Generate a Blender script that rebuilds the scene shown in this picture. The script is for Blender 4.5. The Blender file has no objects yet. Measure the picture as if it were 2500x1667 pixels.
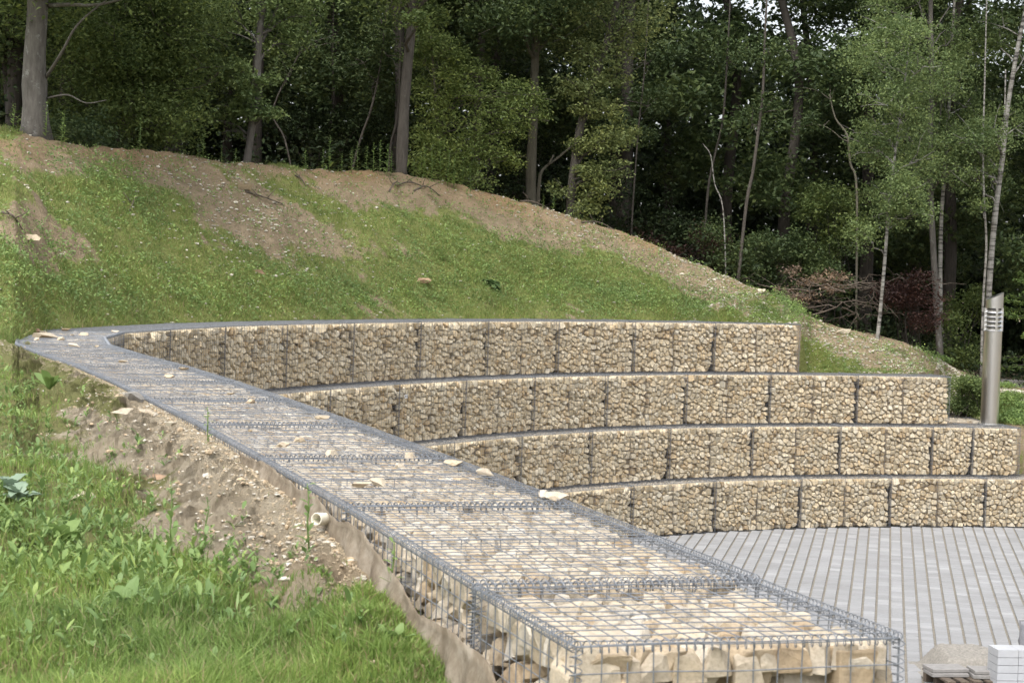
import bpy, bmesh, math, random
import numpy as np
from mathutils import Matrix, Vector

R = math.radians
SC = bpy.context.scene
COL = SC.collection

# ------------------------------------------------------------------ camera
EYE = 5.048                       # eye above the paved court
FPX, PITCH, ROLL = 4829.0, R(2.25), R(1.88)
CXP, CYP = 1250.0, 833.5
cam = bpy.data.cameras.new('camera')
cam.sensor_width = 36.0
cam.lens = 36.0 * FPX / 2500.0
cam.clip_start, cam.clip_end = 0.1, 2000.0
cam.dof.use_dof = True
cam.dof.focus_distance = 33.0
cam.dof.aperture_fstop = 13.0
camo = bpy.data.objects.new('camera', cam)
COL.objects.link(camo)
_fw = Vector((0, math.cos(PITCH), -math.sin(PITCH)))
_u0 = Vector((0, math.sin(PITCH), math.cos(PITCH)))
_r0 = Vector((1, 0, 0))
_x = _r0 * math.cos(ROLL) + _u0 * math.sin(ROLL)
_y = -_r0 * math.sin(ROLL) + _u0 * math.cos(ROLL)
camo.matrix_world = Matrix(((_x.x, _y.x, -_fw.x, 0), (_x.y, _y.y, -_fw.y, 0),
                            (_x.z, _y.z, -_fw.z, EYE), (0, 0, 0, 1)))
SC.camera = camo

# ------------------------------------------------------------------ sky, sun, exposure
SUN_EL, SUN_AZ = R(58), R(205)     # azimuth clockwise from +Y: behind the camera, to the left
w = bpy.data.worlds.new('World')
SC.world = w
w.use_nodes = True
nt = w.node_tree
bg = nt.nodes['Background']
sky = nt.nodes.new('ShaderNodeTexSky')
sky.sky_type = 'NISHITA'
sky.sun_disc = False
sky.sun_elevation = SUN_EL
sky.sun_rotation = SUN_AZ
sky.air_density = 1.0
sky.dust_density = 4.0
sky.ozone_density = 1.0
hs = nt.nodes.new('ShaderNodeHueSaturation')
hs.inputs['Saturation'].default_value = 0.32       # a white, clouded-over sky
nt.links.new(sky.outputs[0], hs.inputs['Color'])
nt.links.new(hs.outputs[0], bg.inputs['Color'])
bg.inputs['Strength'].default_value = 0.15
sun = bpy.data.lights.new('sun', 'SUN')
sun.energy = 1.0
sun.angle = R(35)
sun.color = (1.0, 0.97, 0.93)
suno = bpy.data.objects.new('sun', sun)
COL.objects.link(suno)
_sd = Vector((math.sin(SUN_AZ) * math.cos(SUN_EL), math.cos(SUN_AZ) * math.cos(SUN_EL), math.sin(SUN_EL)))
suno.rotation_euler = _sd.to_track_quat('Z', 'Y').to_euler()
suno.location = (-20, -20, 40)
vs = SC.view_settings
vs.view_transform = 'Standard'
vs.look = 'None'
vs.exposure = 1.12
vs.gamma = 1.0
SC.cycles.use_denoising = True
SC.cycles.use_adaptive_sampling = True
SC.cycles.adaptive_threshold = 0.02
SC.cycles.max_bounces = 5
SC.cycles.diffuse_bounces = 2
SC.cycles.transmission_bounces = 3
SC.cycles.caustics_reflective = False
SC.cycles.caustics_refractive = False

# ------------------------------------------------------------------ helpers
RNG = np.random.default_rng(7)
random.seed(7)


def ray(px, py):
    a0, b0 = px - CXP, CYP - py
    a = a0 * math.cos(ROLL) - b0 * math.sin(ROLL)
    b = a0 * math.sin(ROLL) + b0 * math.cos(ROLL)
    u = b / FPX
    return np.array([a / FPX, math.cos(PITCH) + u * math.sin(PITCH), -math.sin(PITCH) + u * math.cos(PITCH)])


def at_z(px, py, z):
    r = ray(px, py)
    t = (z - EYE) / r[2]
    return np.array([r[0] * t, r[1] * t, z])


def at_y(px, py, y):
    r = ray(px, py)
    t = y / r[1]
    return np.array([r[0] * t, y, EYE + r[2] * t])


def pix(P):
    P = np.asarray(P, float)
    X, Y, Z = P[..., 0], P[..., 1], P[..., 2] - EYE
    d = Y * math.cos(PITCH) - Z * math.sin(PITCH)
    u = Y * math.sin(PITCH) + Z * math.cos(PITCH)
    a, b = FPX * X / d, FPX * u / d
    return CXP + a * math.cos(ROLL) + b * math.sin(ROLL), CYP + a * math.sin(ROLL) - b * math.cos(ROLL)


def _hash(ix, iy, seed):
    h = (ix.astype(np.int64) * 374761393 + iy.astype(np.int64) * 668265263 + seed * 1442695041) & 0xFFFFFFFF
    h = ((h ^ (h >> 13)) * 1274126177) & 0xFFFFFFFF
    return ((h ^ (h >> 16)) & 0xFFFF) / 65535.0


def vn(x, y, seed=0):
    x, y = np.asarray(x, float), np.asarray(y, float)
    ix, iy = np.floor(x), np.floor(y)
    fx, fy = x - ix, y - iy
    fx, fy = fx * fx * (3 - 2 * fx), fy * fy * (3 - 2 * fy)
    a, b = _hash(ix, iy, seed), _hash(ix + 1, iy, seed)
    c, d = _hash(ix, iy + 1, seed), _hash(ix + 1, iy + 1, seed)
    return (a * (1 - fx) + b * fx) * (1 - fy) + (c * (1 - fx) + d * fx) * fy - 0.5


def fbm(x, y, seed=0, o=4):
    s, a = 0, 1.0
    for i in range(o):
        s = s + a * vn(x * 2 ** i, y * 2 ** i, seed + i)
        a *= 0.5
    return s


def sstep(a, b, x):
    t = np.clip((x - a) / (b - a), 0, 1)
    return t * t * (3 - 2 * t)


def link(o, parent=None):
    COL.objects.link(o)
    if parent is not None:
        o.parent = parent
    return o


def tag(o, label=None, cat=None, group=None, kind=None):
    if label:
        o['label'] = label
    if cat:
        o['category'] = cat
    if group:
        o['group'] = group
    if kind:
        o['kind'] = kind
    return o


def empty(name, loc, rz=0.0):
    o = bpy.data.objects.new(name, None)
    o.empty_display_size = 0.2
    o.location = loc
    o.rotation_euler = (0, 0, rz)
    return link(o)


def mesh_np(name, V, F, mat, smooth=False, attr=None):
    """V (n,3), F list of arrays (m,k) with the same or mixed k"""
    me = bpy.data.meshes.new(name)
    V = np.asarray(V, np.float32)
    if not isinstance(F, list) or (len(F) and not isinstance(F[0], np.ndarray)):
        F = [np.asarray(F)]
    F = [f for f in F if len(f)]
    nl = sum(f.size for f in F)
    npoly = sum(len(f) for f in F)
    me.vertices.add(len(V))
    me.vertices.foreach_set('co', V.ravel())
    me.loops.add(nl)
    me.loops.foreach_set('vertex_index', np.concatenate([f.ravel() for f in F]).astype(np.int32))
    me.polygons.add(npoly)
    tot = np.concatenate([np.full(len(f), f.shape[1]) for f in F]).astype(np.int32)
    st = np.concatenate([[0], np.cumsum(tot)[:-1]]).astype(np.int32)
    me.polygons.foreach_set('loop_start', st)
    me.polygons.foreach_set('use_smooth', np.full(npoly, smooth))
    me.update(calc_edges=True)
    if attr is not None:
        for k, v in attr.items():
            a = me.attributes.new(k, 'FLOAT', 'POINT')
            a.data.foreach_set('value', np.asarray(v, np.float32))
    if mat is not None:
        me.materials.append(mat)
    return me


def obj(name, me, parent=None, loc=None):
    o = bpy.data.objects.new(name, me)
    if loc is not None:
        o.location = loc
    return link(o, parent)


class MB:
    """collects quads and triangles"""

    def __init__(self):
        self.v, self.q, self.t, self.n = [], [], [], 0

    def add(self, V, q=None, t=None):
        V = np.asarray(V, float)
        self.v.append(V)
        if q is not None and len(q):
            self.q.append(np.asarray(q) + self.n)
        if t is not None and len(t):
            self.t.append(np.asarray(t) + self.n)
        self.n += len(V)

    def mesh(self, name, mat, smooth=False):
        F = []
        if self.q:
            F.append(np.concatenate(self.q))
        if self.t:
            F.append(np.concatenate(self.t))
        return mesh_np(name, np.concatenate(self.v), F, mat, smooth)

    def box(self, c, s, rz=0.0, tilt=0.0):
        x, y, z = np.array(s) / 2
        V = np.array([[-x, -y, -z], [x, -y, -z], [x, y, -z], [-x, y, -z], [-x, -y, z], [x, -y, z], [x, y, z], [-x, y, z]])
        if tilt:
            ct, st_ = math.cos(tilt), math.sin(tilt)
            V = V @ np.array([[ct, 0, -st_], [0, 1, 0], [st_, 0, ct]]).T
        cz, sz = math.cos(rz), math.sin(rz)
        V = V @ np.array([[cz, -sz, 0], [sz, cz, 0], [0, 0, 1]]).T
        self.add(V + np.array(c), [[0, 3, 2, 1], [4, 5, 6, 7], [0, 1, 5, 4], [1, 2, 6, 5], [2, 3, 7, 6], [3, 0, 4, 7]])

    def tube(self, pts, rad, sides=8, cap=True):
        pts = np.asarray(pts, float)
        n = len(pts)
        rad = np.broadcast_to(np.asarray(rad, float), (n,))
        T = np.gradient(pts, axis=0)
        T /= np.linalg.norm(T, axis=1)[:, None] + 1e-12
        ref = np.array([0, 0, 1.0]) if abs(T[0][2]) < 0.9 else np.array([1.0, 0, 0])
        V = []
        A = np.cross(T[0], ref)
        A /= np.linalg.norm(A)
        ang = np.arange(sides) * 2 * np.pi / sides
        for i in range(n):
            A = A - T[i] * (A @ T[i])
            A /= np.linalg.norm(A) + 1e-12
            B = np.cross(T[i], A)
            V.append(pts[i] + rad[i] * (np.cos(ang)[:, None] * A + np.sin(ang)[:, None] * B))
        V = np.concatenate(V)
        k = np.arange(sides)
        k2 = (k + 1) % sides
        Q = np.concatenate([np.stack([i * sides + k, i * sides + k2, (i + 1) * sides + k2, (i + 1) * sides + k], 1) for i in range(n - 1)])
        t = []
        if cap:
            V = np.concatenate([V, [pts[0], pts[-1]]])
            t = np.concatenate([np.stack([k2, k, np.full(sides, n * sides)], 1),
                                np.stack([(n - 1) * sides + k, (n - 1) * sides + k2, np.full(sides, n * sides + 1)], 1)])
        self.add(V, Q, t)


# ------------------------------------------------------------------ materials
def M(name):
    m = bpy.data.materials.new(name)
    m.use_nodes = True
    t = m.node_tree
    b = t.nodes['Principled BSDF']
    return m, t, b


def node(t, typ, **kw):
    n = t.nodes.new(typ)
    for k, v in kw.items():
        if k in n.inputs:
            n.inputs[k].default_value = v
        else:
            setattr(n, k, v)
    return n


def ramp(t, fac, stops, interp='LINEAR'):
    n = t.nodes.new('ShaderNodeValToRGB')
    n.color_ramp.interpolation = interp
    el = n.color_ramp.elements
    while len(el) < len(stops):
        el.new(0.5)
    for e, (p, c) in zip(el, stops):
        e.position = p
        e.color = (*c, 1)
    t.links.new(fac, n.inputs['Fac'])
    return n.outputs['Color']


def noise(t, vec, scale, detail=4, rough=0.6):
    n = node(t, 'ShaderNodeTexNoise', Scale=scale, Detail=detail, Roughness=rough)
    t.links.new(vec, n.inputs['Vector'])
    return n.outputs['Fac']


def mixc(t, fac, a, b, mode='MIX'):
    n = t.nodes.new('ShaderNodeMix')
    n.data_type = 'RGBA'
    n.blend_type = mode
    for s, v in ((n.inputs[0], fac), (n.inputs[6], a), (n.inputs[7], b)):
        if hasattr(v, 'links'):
            t.links.new(v, s)
        elif isinstance(v, tuple):
            s.default_value = (*v, 1)
        else:
            s.default_value = v
    return n.outputs[2]


def bump(t, b, h, strength=0.5, dist=0.02):
    n = node(t, 'ShaderNodeBump', Strength=strength, Distance=dist)
    t.links.new(h, n.inputs['Height'])
    t.links.new(n.outputs[0], b.inputs['Normal'])


def coord(t, which='Object'):
    return t.nodes.new('ShaderNodeTexCoord').outputs[which]


def world_pos(t):
    return t.nodes.new('ShaderNodeNewGeometry').outputs['Position']


def stone_mat(name, stops, scale=14, per_island=False):
    m, t, b = M(name)
    rnd = (t.nodes.new('ShaderNodeNewGeometry').outputs['Random Per Island'] if per_island
           else t.nodes.new('ShaderNodeObjectInfo').outputs['Random'])
    base = ramp(t, rnd, stops)
    p = world_pos(t)
    n1 = noise(t, p, scale, 5, 0.65)
    c = mixc(t, 0.55, base, ramp(t, n1, [(0.28, (0.42, 0.38, 0.32)), (0.5, (0.95, 0.93, 0.90)), (0.72, (1.15, 1.10, 1.0))]), 'MULTIPLY')
    c = mixc(t, 0.5, c, ramp(t, noise(t, p, scale * 6, 4, 0.75), [(0.3, (0.55, 0.52, 0.47)), (0.5, (1, 1, 1)), (0.7, (1.12, 1.12, 1.1))]), 'MULTIPLY')
    n2 = noise(t, p, scale * 0.28, 3)
    c = mixc(t, ramp(t, n2, [(0.56, (0, 0, 0)), (0.76, (0.45, 0.45, 0.45))]), c, (0.38, 0.28, 0.16))
    t.links.new(c, b.inputs['Base Color'])
    b.inputs['Roughness'].default_value = 0.92
    b.inputs['Specular IOR Level'].default_value = 0.2
    bump(t, b, noise(t, p, scale * 3.5, 8, 0.75), 0.8, 0.008)
    return m


LIME = [(0.0, (0.585, 0.505, 0.390)), (0.15, (0.49, 0.43, 0.335)), (0.35, (0.63, 0.57, 0.475)), (0.5, (0.54, 0.45, 0.325)),
        (0.62, (0.60, 0.56, 0.49)), (0.75, (0.565, 0.485, 0.365)), (0.91, (0.45, 0.35, 0.235)), (1.0, (0.65, 0.595, 0.50))]
MAT_STONE = stone_mat('limestone', LIME)
FAR = [(p, (c[0] * 1.09, c[1] * 1.07, c[2] * 0.98)) for p, c in LIME]
MAT_STONE_FAR = stone_mat('limestone_tan', FAR, 9)
MAT_STONE_ISL = stone_mat('limestone_rubble', LIME, 14, True)

m, t, b = M('rubble_core')
p = world_pos(t)
v = node(t, 'ShaderNodeTexVoronoi', Scale=9.0)
t.links.new(p, v.inputs['Vector'])
t.links.new(mixc(t, 0.6, (0.30, 0.23, 0.15), v.outputs['Color'], 'MULTIPLY'), b.inputs['Base Color'])
t.links.new(mixc(t, 0.35, (0.34, 0.27, 0.18), ramp(t, v.outputs['Distance'], [(0, (0.4, 0.32, 0.22)), (0.5, (0.12, 0.09, 0.06))])), b.inputs['Base Color'])
b.inputs['Roughness'].default_value = 0.95
bump(t, b, v.outputs['Distance'], 1.0, 0.05)
MAT_CORE = m

m, t, b = M('galvanised_wire')
p = world_pos(t)
t.links.new(ramp(t, noise(t, p, 30, 3), [(0.3, (0.165, 0.178, 0.195)), (0.7, (0.29, 0.31, 0.335))]), b.inputs['Base Color'])
b.inputs['Metallic'].default_value = 0.45
b.inputs['Roughness'].default_value = 0.5
MAT_WIRE = m

m, t, b = M('shaded_wire')
b.inputs['Base Color'].default_value = (0.19, 0.195, 0.21, 1)  # darker copy of the wire: shade on far upright faces put into the colour
b.inputs['Metallic'].default_value = 0.3
b.inputs['Roughness'].default_value = 0.6
MAT_WIRE_FAR = m


def ground_mat(name, soil, soil2, grassc, gritc, scale, ochre=(0.36, 0.235, 0.125)):
    m, t, b = M(name)
    p = world_pos(t)
    ag = node(t, 'ShaderNodeAttribute', attribute_name='grass').outputs['Fac']
    ao = node(t, 'ShaderNodeAttribute', attribute_name='ochre').outputs['Fac']
    n1 = noise(t, p, scale, 6, 0.7)
    c = ramp(t, n1, [(0.3, soil), (0.7, soil2)])
    c = mixc(t, ao, c, ochre)
    n3 = noise(t, p, scale * 7, 4, 0.7)
    c = mixc(t, ramp(t, n3, [(0.60, (0, 0, 0)), (0.70, (0.7, 0.7, 0.7))]), c, gritc)
    c = mixc(t, ramp(t, n3, [(0.30, (0.6, 0.6, 0.6)), (0.42, (0, 0, 0))]), c, (soil[0] * 0.75, soil[1] * 0.75, soil[2] * 0.75))
    n2 = noise(t, p, scale * 2.2, 5, 0.75)
    f = node(t, 'ShaderNodeMath', operation='ADD')
    t.links.new(ag, f.inputs[0])
    t.links.new(n2, f.inputs[1])
    f2 = ramp(t, f.outputs[0], [(0.80, (0, 0, 0)), (1.10 / 1.0 if False else 0.99, (0.85, 0.85, 0.85))])
    gc = mixc(t, n3, grassc, (grassc[0] * 1.7, grassc[1] * 1.5, grassc[2] * 1.4))
    c = mixc(t, f2, c, gc)
    t.links.new(c, b.inputs['Base Color'])
    b.inputs['Roughness'].default_value = 0.97
    b.inputs['Specular IOR Level'].default_value = 0.1
    bump(t, b, noise(t, p, scale * 5, 8, 0.75), 1.0, 0.09)
    return m


MAT_BANK = ground_mat('bank_soil', (0.235, 0.182, 0.118), (0.36, 0.285, 0.19), (0.135, 0.175, 0.050), (0.42, 0.37, 0.29), 2.2)
MAT_NEAR = ground_mat('loose_soil', (0.44, 0.36, 0.25), (0.60, 0.52, 0.39), (0.16, 0.185, 0.06), (0.60, 0.54, 0.44), 5.0, (0.40, 0.285, 0.17))


def leaf_mat(name, a, b_, trans=0.35, spec=0.25, straw=False):
    m, t, b = M(name)
    rnd = t.nodes.new('ShaderNodeNewGeometry').outputs['Random Per Island']
    p = world_pos(t)
    c = ramp(t, rnd, [(0, a), (0.7, b_), (1.0, (b_[0] * 1.35, b_[1] * 1.25, b_[2] * 1.1))])
    if straw:
        c = ramp(t, rnd, [(0, a), (0.6, b_), (0.86, (b_[0] * 1.3, b_[1] * 1.2, b_[2] * 1.2)), (0.90, (0.34, 0.29, 0.15)), (1.0, (0.42, 0.36, 0.20))])
    n1 = noise(t, p, 0.9, 3)
    c = mixc(t, 0.5, c, ramp(t, n1, [(0.35, (0.62, 0.68, 0.75)), (0.65, (1.2, 1.1, 0.9))]), 'MULTIPLY')
    t.links.new(c, b.inputs['Base Color'])
    b.inputs['Roughness'].default_value = 0.5
    b.inputs['Specular IOR Level'].default_value = spec
    tr = t.nodes.new('ShaderNodeBsdfTranslucent')
    t.links.new(c, tr.inputs['Color'])
    mx = t.nodes.new('ShaderNodeMixShader')
    mx.inputs[0].default_value = trans
    t.links.new(b.outputs[0], mx.inputs[1])
    t.links.new(tr.outputs[0], mx.inputs[2])
    t.links.new(mx.outputs[0], t.nodes['Material Output'].inputs['Surface'])
    return m


LEAF_MID = leaf_mat('leaf_mid_green', (0.085, 0.128, 0.042), (0.145, 0.195, 0.066), 0.4)
LEAF_DARK = leaf_mat('leaf_dark_green', (0.046, 0.076, 0.030), (0.090, 0.128, 0.050), 0.35)
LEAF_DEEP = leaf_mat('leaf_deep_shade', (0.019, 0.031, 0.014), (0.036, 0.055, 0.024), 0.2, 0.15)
LEAF_LIGHT = leaf_mat('leaf_yellow_green', (0.140, 0.200, 0.062), (0.225, 0.290, 0.098), 0.4)
LEAF_OLIVE = leaf_mat('leaf_olive', (0.130, 0.168, 0.060), (0.205, 0.245, 0.095), 0.35)
LEAF_BIRCH = leaf_mat('leaf_birch', (0.115, 0.170, 0.062), (0.185, 0.250, 0.100), 0.4)
LEAF_RED = leaf_mat('leaf_dark_red', (0.034, 0.017, 0.016), (0.060, 0.032, 0.026), 0.2)
LEAF_DEAD = leaf_mat('leaf_dead_brown', (0.15, 0.105, 0.075), (0.25, 0.185, 0.135), 0.2)
LEAF_SPRUCE = leaf_mat('leaf_spruce', (0.055, 0.100, 0.028), (0.110, 0.165, 0.045), 0.2)
GRASS = leaf_mat('grass_blade', (0.165, 0.262, 0.060), (0.255, 0.365, 0.100), 0.4, 0.3, True)
GRASS_FAR = leaf_mat('bank_grass_blade', (0.150, 0.215, 0.062), (0.240, 0.310, 0.100), 0.35, 0.15, True)
WEED = leaf_mat('weed_leaf', (0.150, 0.245, 0.075), (0.235, 0.340, 0.115), 0.35, 0.4)
WEED_BLUE = leaf_mat('cabbage_weed_leaf', (0.19, 0.28, 0.19), (0.27, 0.36, 0.26), 0.25, 0.5)
FLOWER_Y = leaf_mat('yellow_petal', (0.75, 0.55, 0.02), (0.8, 0.62, 0.03), 0.2, 0.2)


def bark_mat(name, a, b_, lichen=None, scale=6, lo=0.58):
    m, t, b = M(name)
    mp = node(t, 'ShaderNodeMapping')
    mp.inputs['Scale'].default_value = (1, 1, 0.22)
    t.links.new(world_pos(t), mp.inputs['Vector'])
    n1 = noise(t, mp.outputs[0], scale * 3, 6, 0.7)
    c = ramp(t, n1, [(0.3, a), (0.7, b_)])
    if lichen:
        c = mixc(t, ramp(t, noise(t, world_pos(t), scale, 5, 0.7), [(lo, (0, 0, 0)), (lo + 0.1, (0.9, 0.9, 0.9))]), c, lichen)
    t.links.new(c, b.inputs['Base Color'])
    b.inputs['Roughness'].default_value = 0.95
    bump(t, b, n1, 0.8, 0.03)
    return m


BARK_GREY = bark_mat('bark_grey', (0.060, 0.054, 0.046), (0.145, 0.133, 0.116), (0.22, 0.222, 0.205), 5)
BARK_BROWN = bark_mat('bark_brown', (0.048, 0.041, 0.033), (0.100, 0.088, 0.073), (0.24, 0.25, 0.23), 7, 0.64)
BARK_PALE = bark_mat('bark_pale', (0.085, 0.078, 0.056), (0.155, 0.142, 0.105))
BARK_DARK = bark_mat('bark_dark', (0.030, 0.026, 0.021), (0.065, 0.056, 0.046))
TWIG_DEAD = bark_mat('dead_twig', (0.08, 0.063, 0.047), (0.15, 0.122, 0.095))
m, t, b = M('bark_birch')
mp = node(t, 'ShaderNodeMapping')
mp.inputs['Scale'].default_value = (1.2, 1.2, 9.0)
t.links.new(world_pos(t), mp.inputs['Vector'])
c = ramp(t, noise(t, mp.outputs[0], 1.6, 4, 0.6), [(0.40, (0.05, 0.046, 0.042)), (0.48, (0.24, 0.23, 0.205)), (0.7, (0.36, 0.345, 0.315))])
c = mixc(t, ramp(t, noise(t, world_pos(t), 3.0, 3), [(0.5, (0, 0, 0)), (0.75, (0.55, 0.55, 0.55))]), c, (0.13, 0.11, 0.085))
t.links.new(c, b.inputs['Base Color'])
b.inputs['Roughness'].default_value = 0.85
BARK_BIRCH = m


def plain(name, col, rough=0.8, metal=0.0, var=0.25, scale=8, bmp=0.0):
    m, t, b = M(name)
    p = world_pos(t)
    n1 = noise(t, p, scale, 5, 0.65)
    lo = tuple(x * (1 - var) for x in col)
    hi = tuple(min(1, x * (1 + var)) for x in col)
    t.links.new(ramp(t, n1, [(0.3, lo), (0.7, hi)]), b.inputs['Base Color'])
    b.inputs['Roughness'].default_value = rough
    b.inputs['Metallic'].default_value = metal
    if bmp:
        bump(t, b, noise(t, p, scale * 6, 4), bmp, 0.01)
    return m


# ------------------------------------------------------------------ wall lay-out (plan)
NEAR_R = [(1.16, 5.75), (0.86, 6.70), (0.28, 8.62), (-0.33, 10.52), (-0.95, 12.42), (-1.60, 14.31), (-2.26, 16.20),
          (-2.96, 18.08), (-3.73, 19.92), (-4.42, 21.75), (-4.86, 23.60), (-4.98, 25.35)]
FAR_F = [(-4.66, 26.95), (-4.18, 28.80), (-3.47, 30.50), (-2.58, 32.25), (-1.57, 33.98), (-0.43, 35.62), (0.88, 37.12),
         (2.39, 38.44), (4.06, 39.54), (5.88, 40.42)]
EXT = [(7.78, 41.05), (9.73, 41.50), (11.70, 41.82), (13.70, 42.0), (15.7, 42.1), (17.7, 42.15)]
FULL = np.array(NEAR_R + FAR_F + EXT)


def normals_out(P):
    """outward (away from the court) unit miter normals for a polyline running camera -> corner -> right"""
    P = np.asarray(P, float)
    d = np.diff(P, axis=0)
    d /= np.linalg.norm(d, axis=1)[:, None]
    n = np.stack([-d[:, 1], d[:, 0]], 1)
    N = np.zeros_like(P)
    N[0], N[-1] = n[0], n[-1]
    m_ = n[:-1] + n[1:]
    L = np.linalg.norm(m_, axis=1)
    N[1:-1] = m_ / L[:, None] / (L / 2)[:, None]
    return N


def dense(P, n=12):
    """Catmull-Rom resample"""
    P = np.asarray(P, float)
    Q = np.vstack([2 * P[0] - P[1], P, 2 * P[-1] - P[-2]])
    out = []
    for i in range(1, len(Q) - 2):
        for k in range(n):
            t_ = k / n
            p0, p1, p2, p3 = Q[i - 1], Q[i], Q[i + 1], Q[i + 2]
            out.append(0.5 * (2 * p1 + (p2 - p0) * t_ + (2 * p0 - 5 * p1 + 4 * p2 - p3) * t_ ** 2 + (3 * p1 - p0 - 3 * p2 + p3) * t_ ** 3))
    out.append(Q[-2])
    return np.array(out)


CURVE = dense(FULL)
CN = normals_out(CURVE)
SETBACK = 0.45


def tier_curve(k):
    return CURVE - CN * SETBACK * (k - 1)


def on_curve_px(C, z, px):
    """point of curve C at height z that projects to pixel column px (far part of the curve only)"""
    i0 = 11 * 12
    x, _ = pix(np.column_stack([C[i0:], np.full(len(C) - i0, z)]))
    j = np.searchsorted(x, px)
    j = min(max(j, 1), len(x) - 1)
    f = (px - x[j - 1]) / (x[j] - x[j - 1])
    return C[i0 + j - 1] * (1 - f) + C[i0 + j] * f


def back_along(C, p, dist):
    """point 'dist' metres back along curve C from p"""
    i = int(np.argmin(np.hypot(*(C - p).T)))
    q, rem = np.array(p), dist
    while rem > 1e-6 and i > 0:
        s_ = np.hypot(*(q - C[i - 1]))
        if s_ < 1e-9:
            i -= 1
            continue
        if s_ >= rem:
            return q + (C[i - 1] - q) * rem / s_
        rem -= s_
        q = C[i - 1]
        i -= 1
    return q


TIER_PX = {2: [807, 976, 1139, 1307, 1485, 1679, 1883, 2096, 2321],
           3: [1110, 1275, 1447, 1638, 1840, 2054, 2279, 2378, 2492],
           4: [1369, 1548, 1749, 1958, 2177, 2409, 2640]}
TIERS = {1: np.array(FAR_F)}
for k_, xs in TIER_PX.items():
    C_ = tier_curve(k_)
    pts_ = [on_curve_px(C_, 5.0 - k_, x_) for x_ in xs]
    for _ in range(2 if k_ < 4 else 1):
        pts_.insert(0, back_along(C_, pts_[0], 2.0))
    TIERS[k_] = np.array(pts_)

# ------------------------------------------------------------------ terrain
NN = normals_out(FULL)
OUT = FULL + NN * 1.0                                   # outer edge of the top tier
# slope foot (azimuth x/y -> range) : left of the corner, behind tier 1, then behind tiers 2 and 3
foot = [(-40.0, 17.0), (-22.0, 19.0), (-12.0, 21.0), (-8.0, 21.5), (-5.50, 21.75)] + [tuple(p) for p in OUT[11:21]]
e2 = TIERS[2][-1] + np.array([-0.3, 1.0])
foot += [(6.02, 40.98), (6.9, 41.25), (7.8, 41.45), tuple(e2 + np.array([-0.2, -0.05])), (9.93, 45.2), (10.55, 41.45), (12.6, 41.9), (16.0, 42.4), (24.0, 43.0)]
foot = np.array(foot)
F_AZ, F_Y = foot[:, 0] / foot[:, 1], foot[:, 1]
o_ = np.argsort(F_AZ)
F_AZ, F_Y = F_AZ[o_], F_Y[o_]
AZ_T1 = 5.88 / 40.42
AZ_T2 = TIERS[2][-1][0] / TIERS[2][-1][1]


def az_of_px(px):
    return (px - CXP) / FPX


CREST = [(-1500, 250), (-600, 275), (0, 322), (200, 358), (500, 388), (850, 418), (1070, 440), (1180, 468), (1250, 492), (1400, 540), (1550, 580),
         (1700, 640), (1850, 708), (1960, 770), (2080, 812), (2200, 838), (2300, 880), (2400, 945), (2500, 962), (3000, 975)]
CR_AZ, CR_Z, CR_Y = [], [], []
for px_, py_ in CREST:
    r_ = ray(px_, py_)
    az_ = r_[0] / r_[1]
    y0 = np.interp(max(az_, -0.236), F_AZ, F_Y)
    zb_ = 4.0 if az_ < AZ_T1 else (3.0 if az_ < AZ_T2 else 2.0)
    sl = 0.55 * float(np.interp(az_, [-0.25, 0.0], [0.74, 0.85]))
    # crest where the slope plane meets the ray
    e = r_[2] / r_[1]
    yc = (zb_ - EYE - sl * y0) / (e - sl)
    yc = min(max(yc, y0 + 1.0), y0 + 8)
    CR_AZ.append(az_)
    CR_Y.append(yc)
    CR_Z.append(EYE + e * yc)
CR_AZ, CR_Y, CR_Z = map(np.array, (CR_AZ, CR_Y, CR_Z))


def base_level(az):
    return 4.0 - sstep(AZ_T1 - 0.001, AZ_T1 + 0.006, az) - sstep(AZ_T2 - 0.006, AZ_T2 - 0.001, az)


def bank_z(az, y, rough=True):
    """ground height on the bank / wood floor"""
    az, y = np.asarray(az, float), np.asarray(y, float)
    y0 = np.interp(az, F_AZ, F_Y)
    yc = np.interp(az, CR_AZ, CR_Y)
    zc = np.interp(az, CR_AZ, CR_Z)
    zb = base_level(az)
    f = (y - y0) / (yc - y0)
    x = az * y
    prof = np.where(f < 1, np.clip(f, 0, 1), 1)
    # soft shoulder
    prof = np.where(f < 1, np.clip(f, -0.2, 1) * (1 + 0.10 * np.sin(np.clip(f, 0, 1) * np.pi)), 1)
    z = zb + (zc - zb) * prof - np.where(f > 1, (y - yc) * 0.03, 0)
    if rough:
        z = z + (fbm(x * 0.7, y * 0.7, 3, 3) * 0.24 + fbm(x * 2.6, y * 2.6, 9, 4) * 0.17) * sstep(0.0, 0.15, f) * np.where(f > 0.9, 0.55, 1)
    return z


def bank_at(px, y, rough=True):
    """a point on the bank surface in pixel column px at range y"""
    az = ray(px, 400)[0] / ray(px, 400)[1]
    return np.array([az * y, y, float(bank_z(az, y, rough))])


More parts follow.
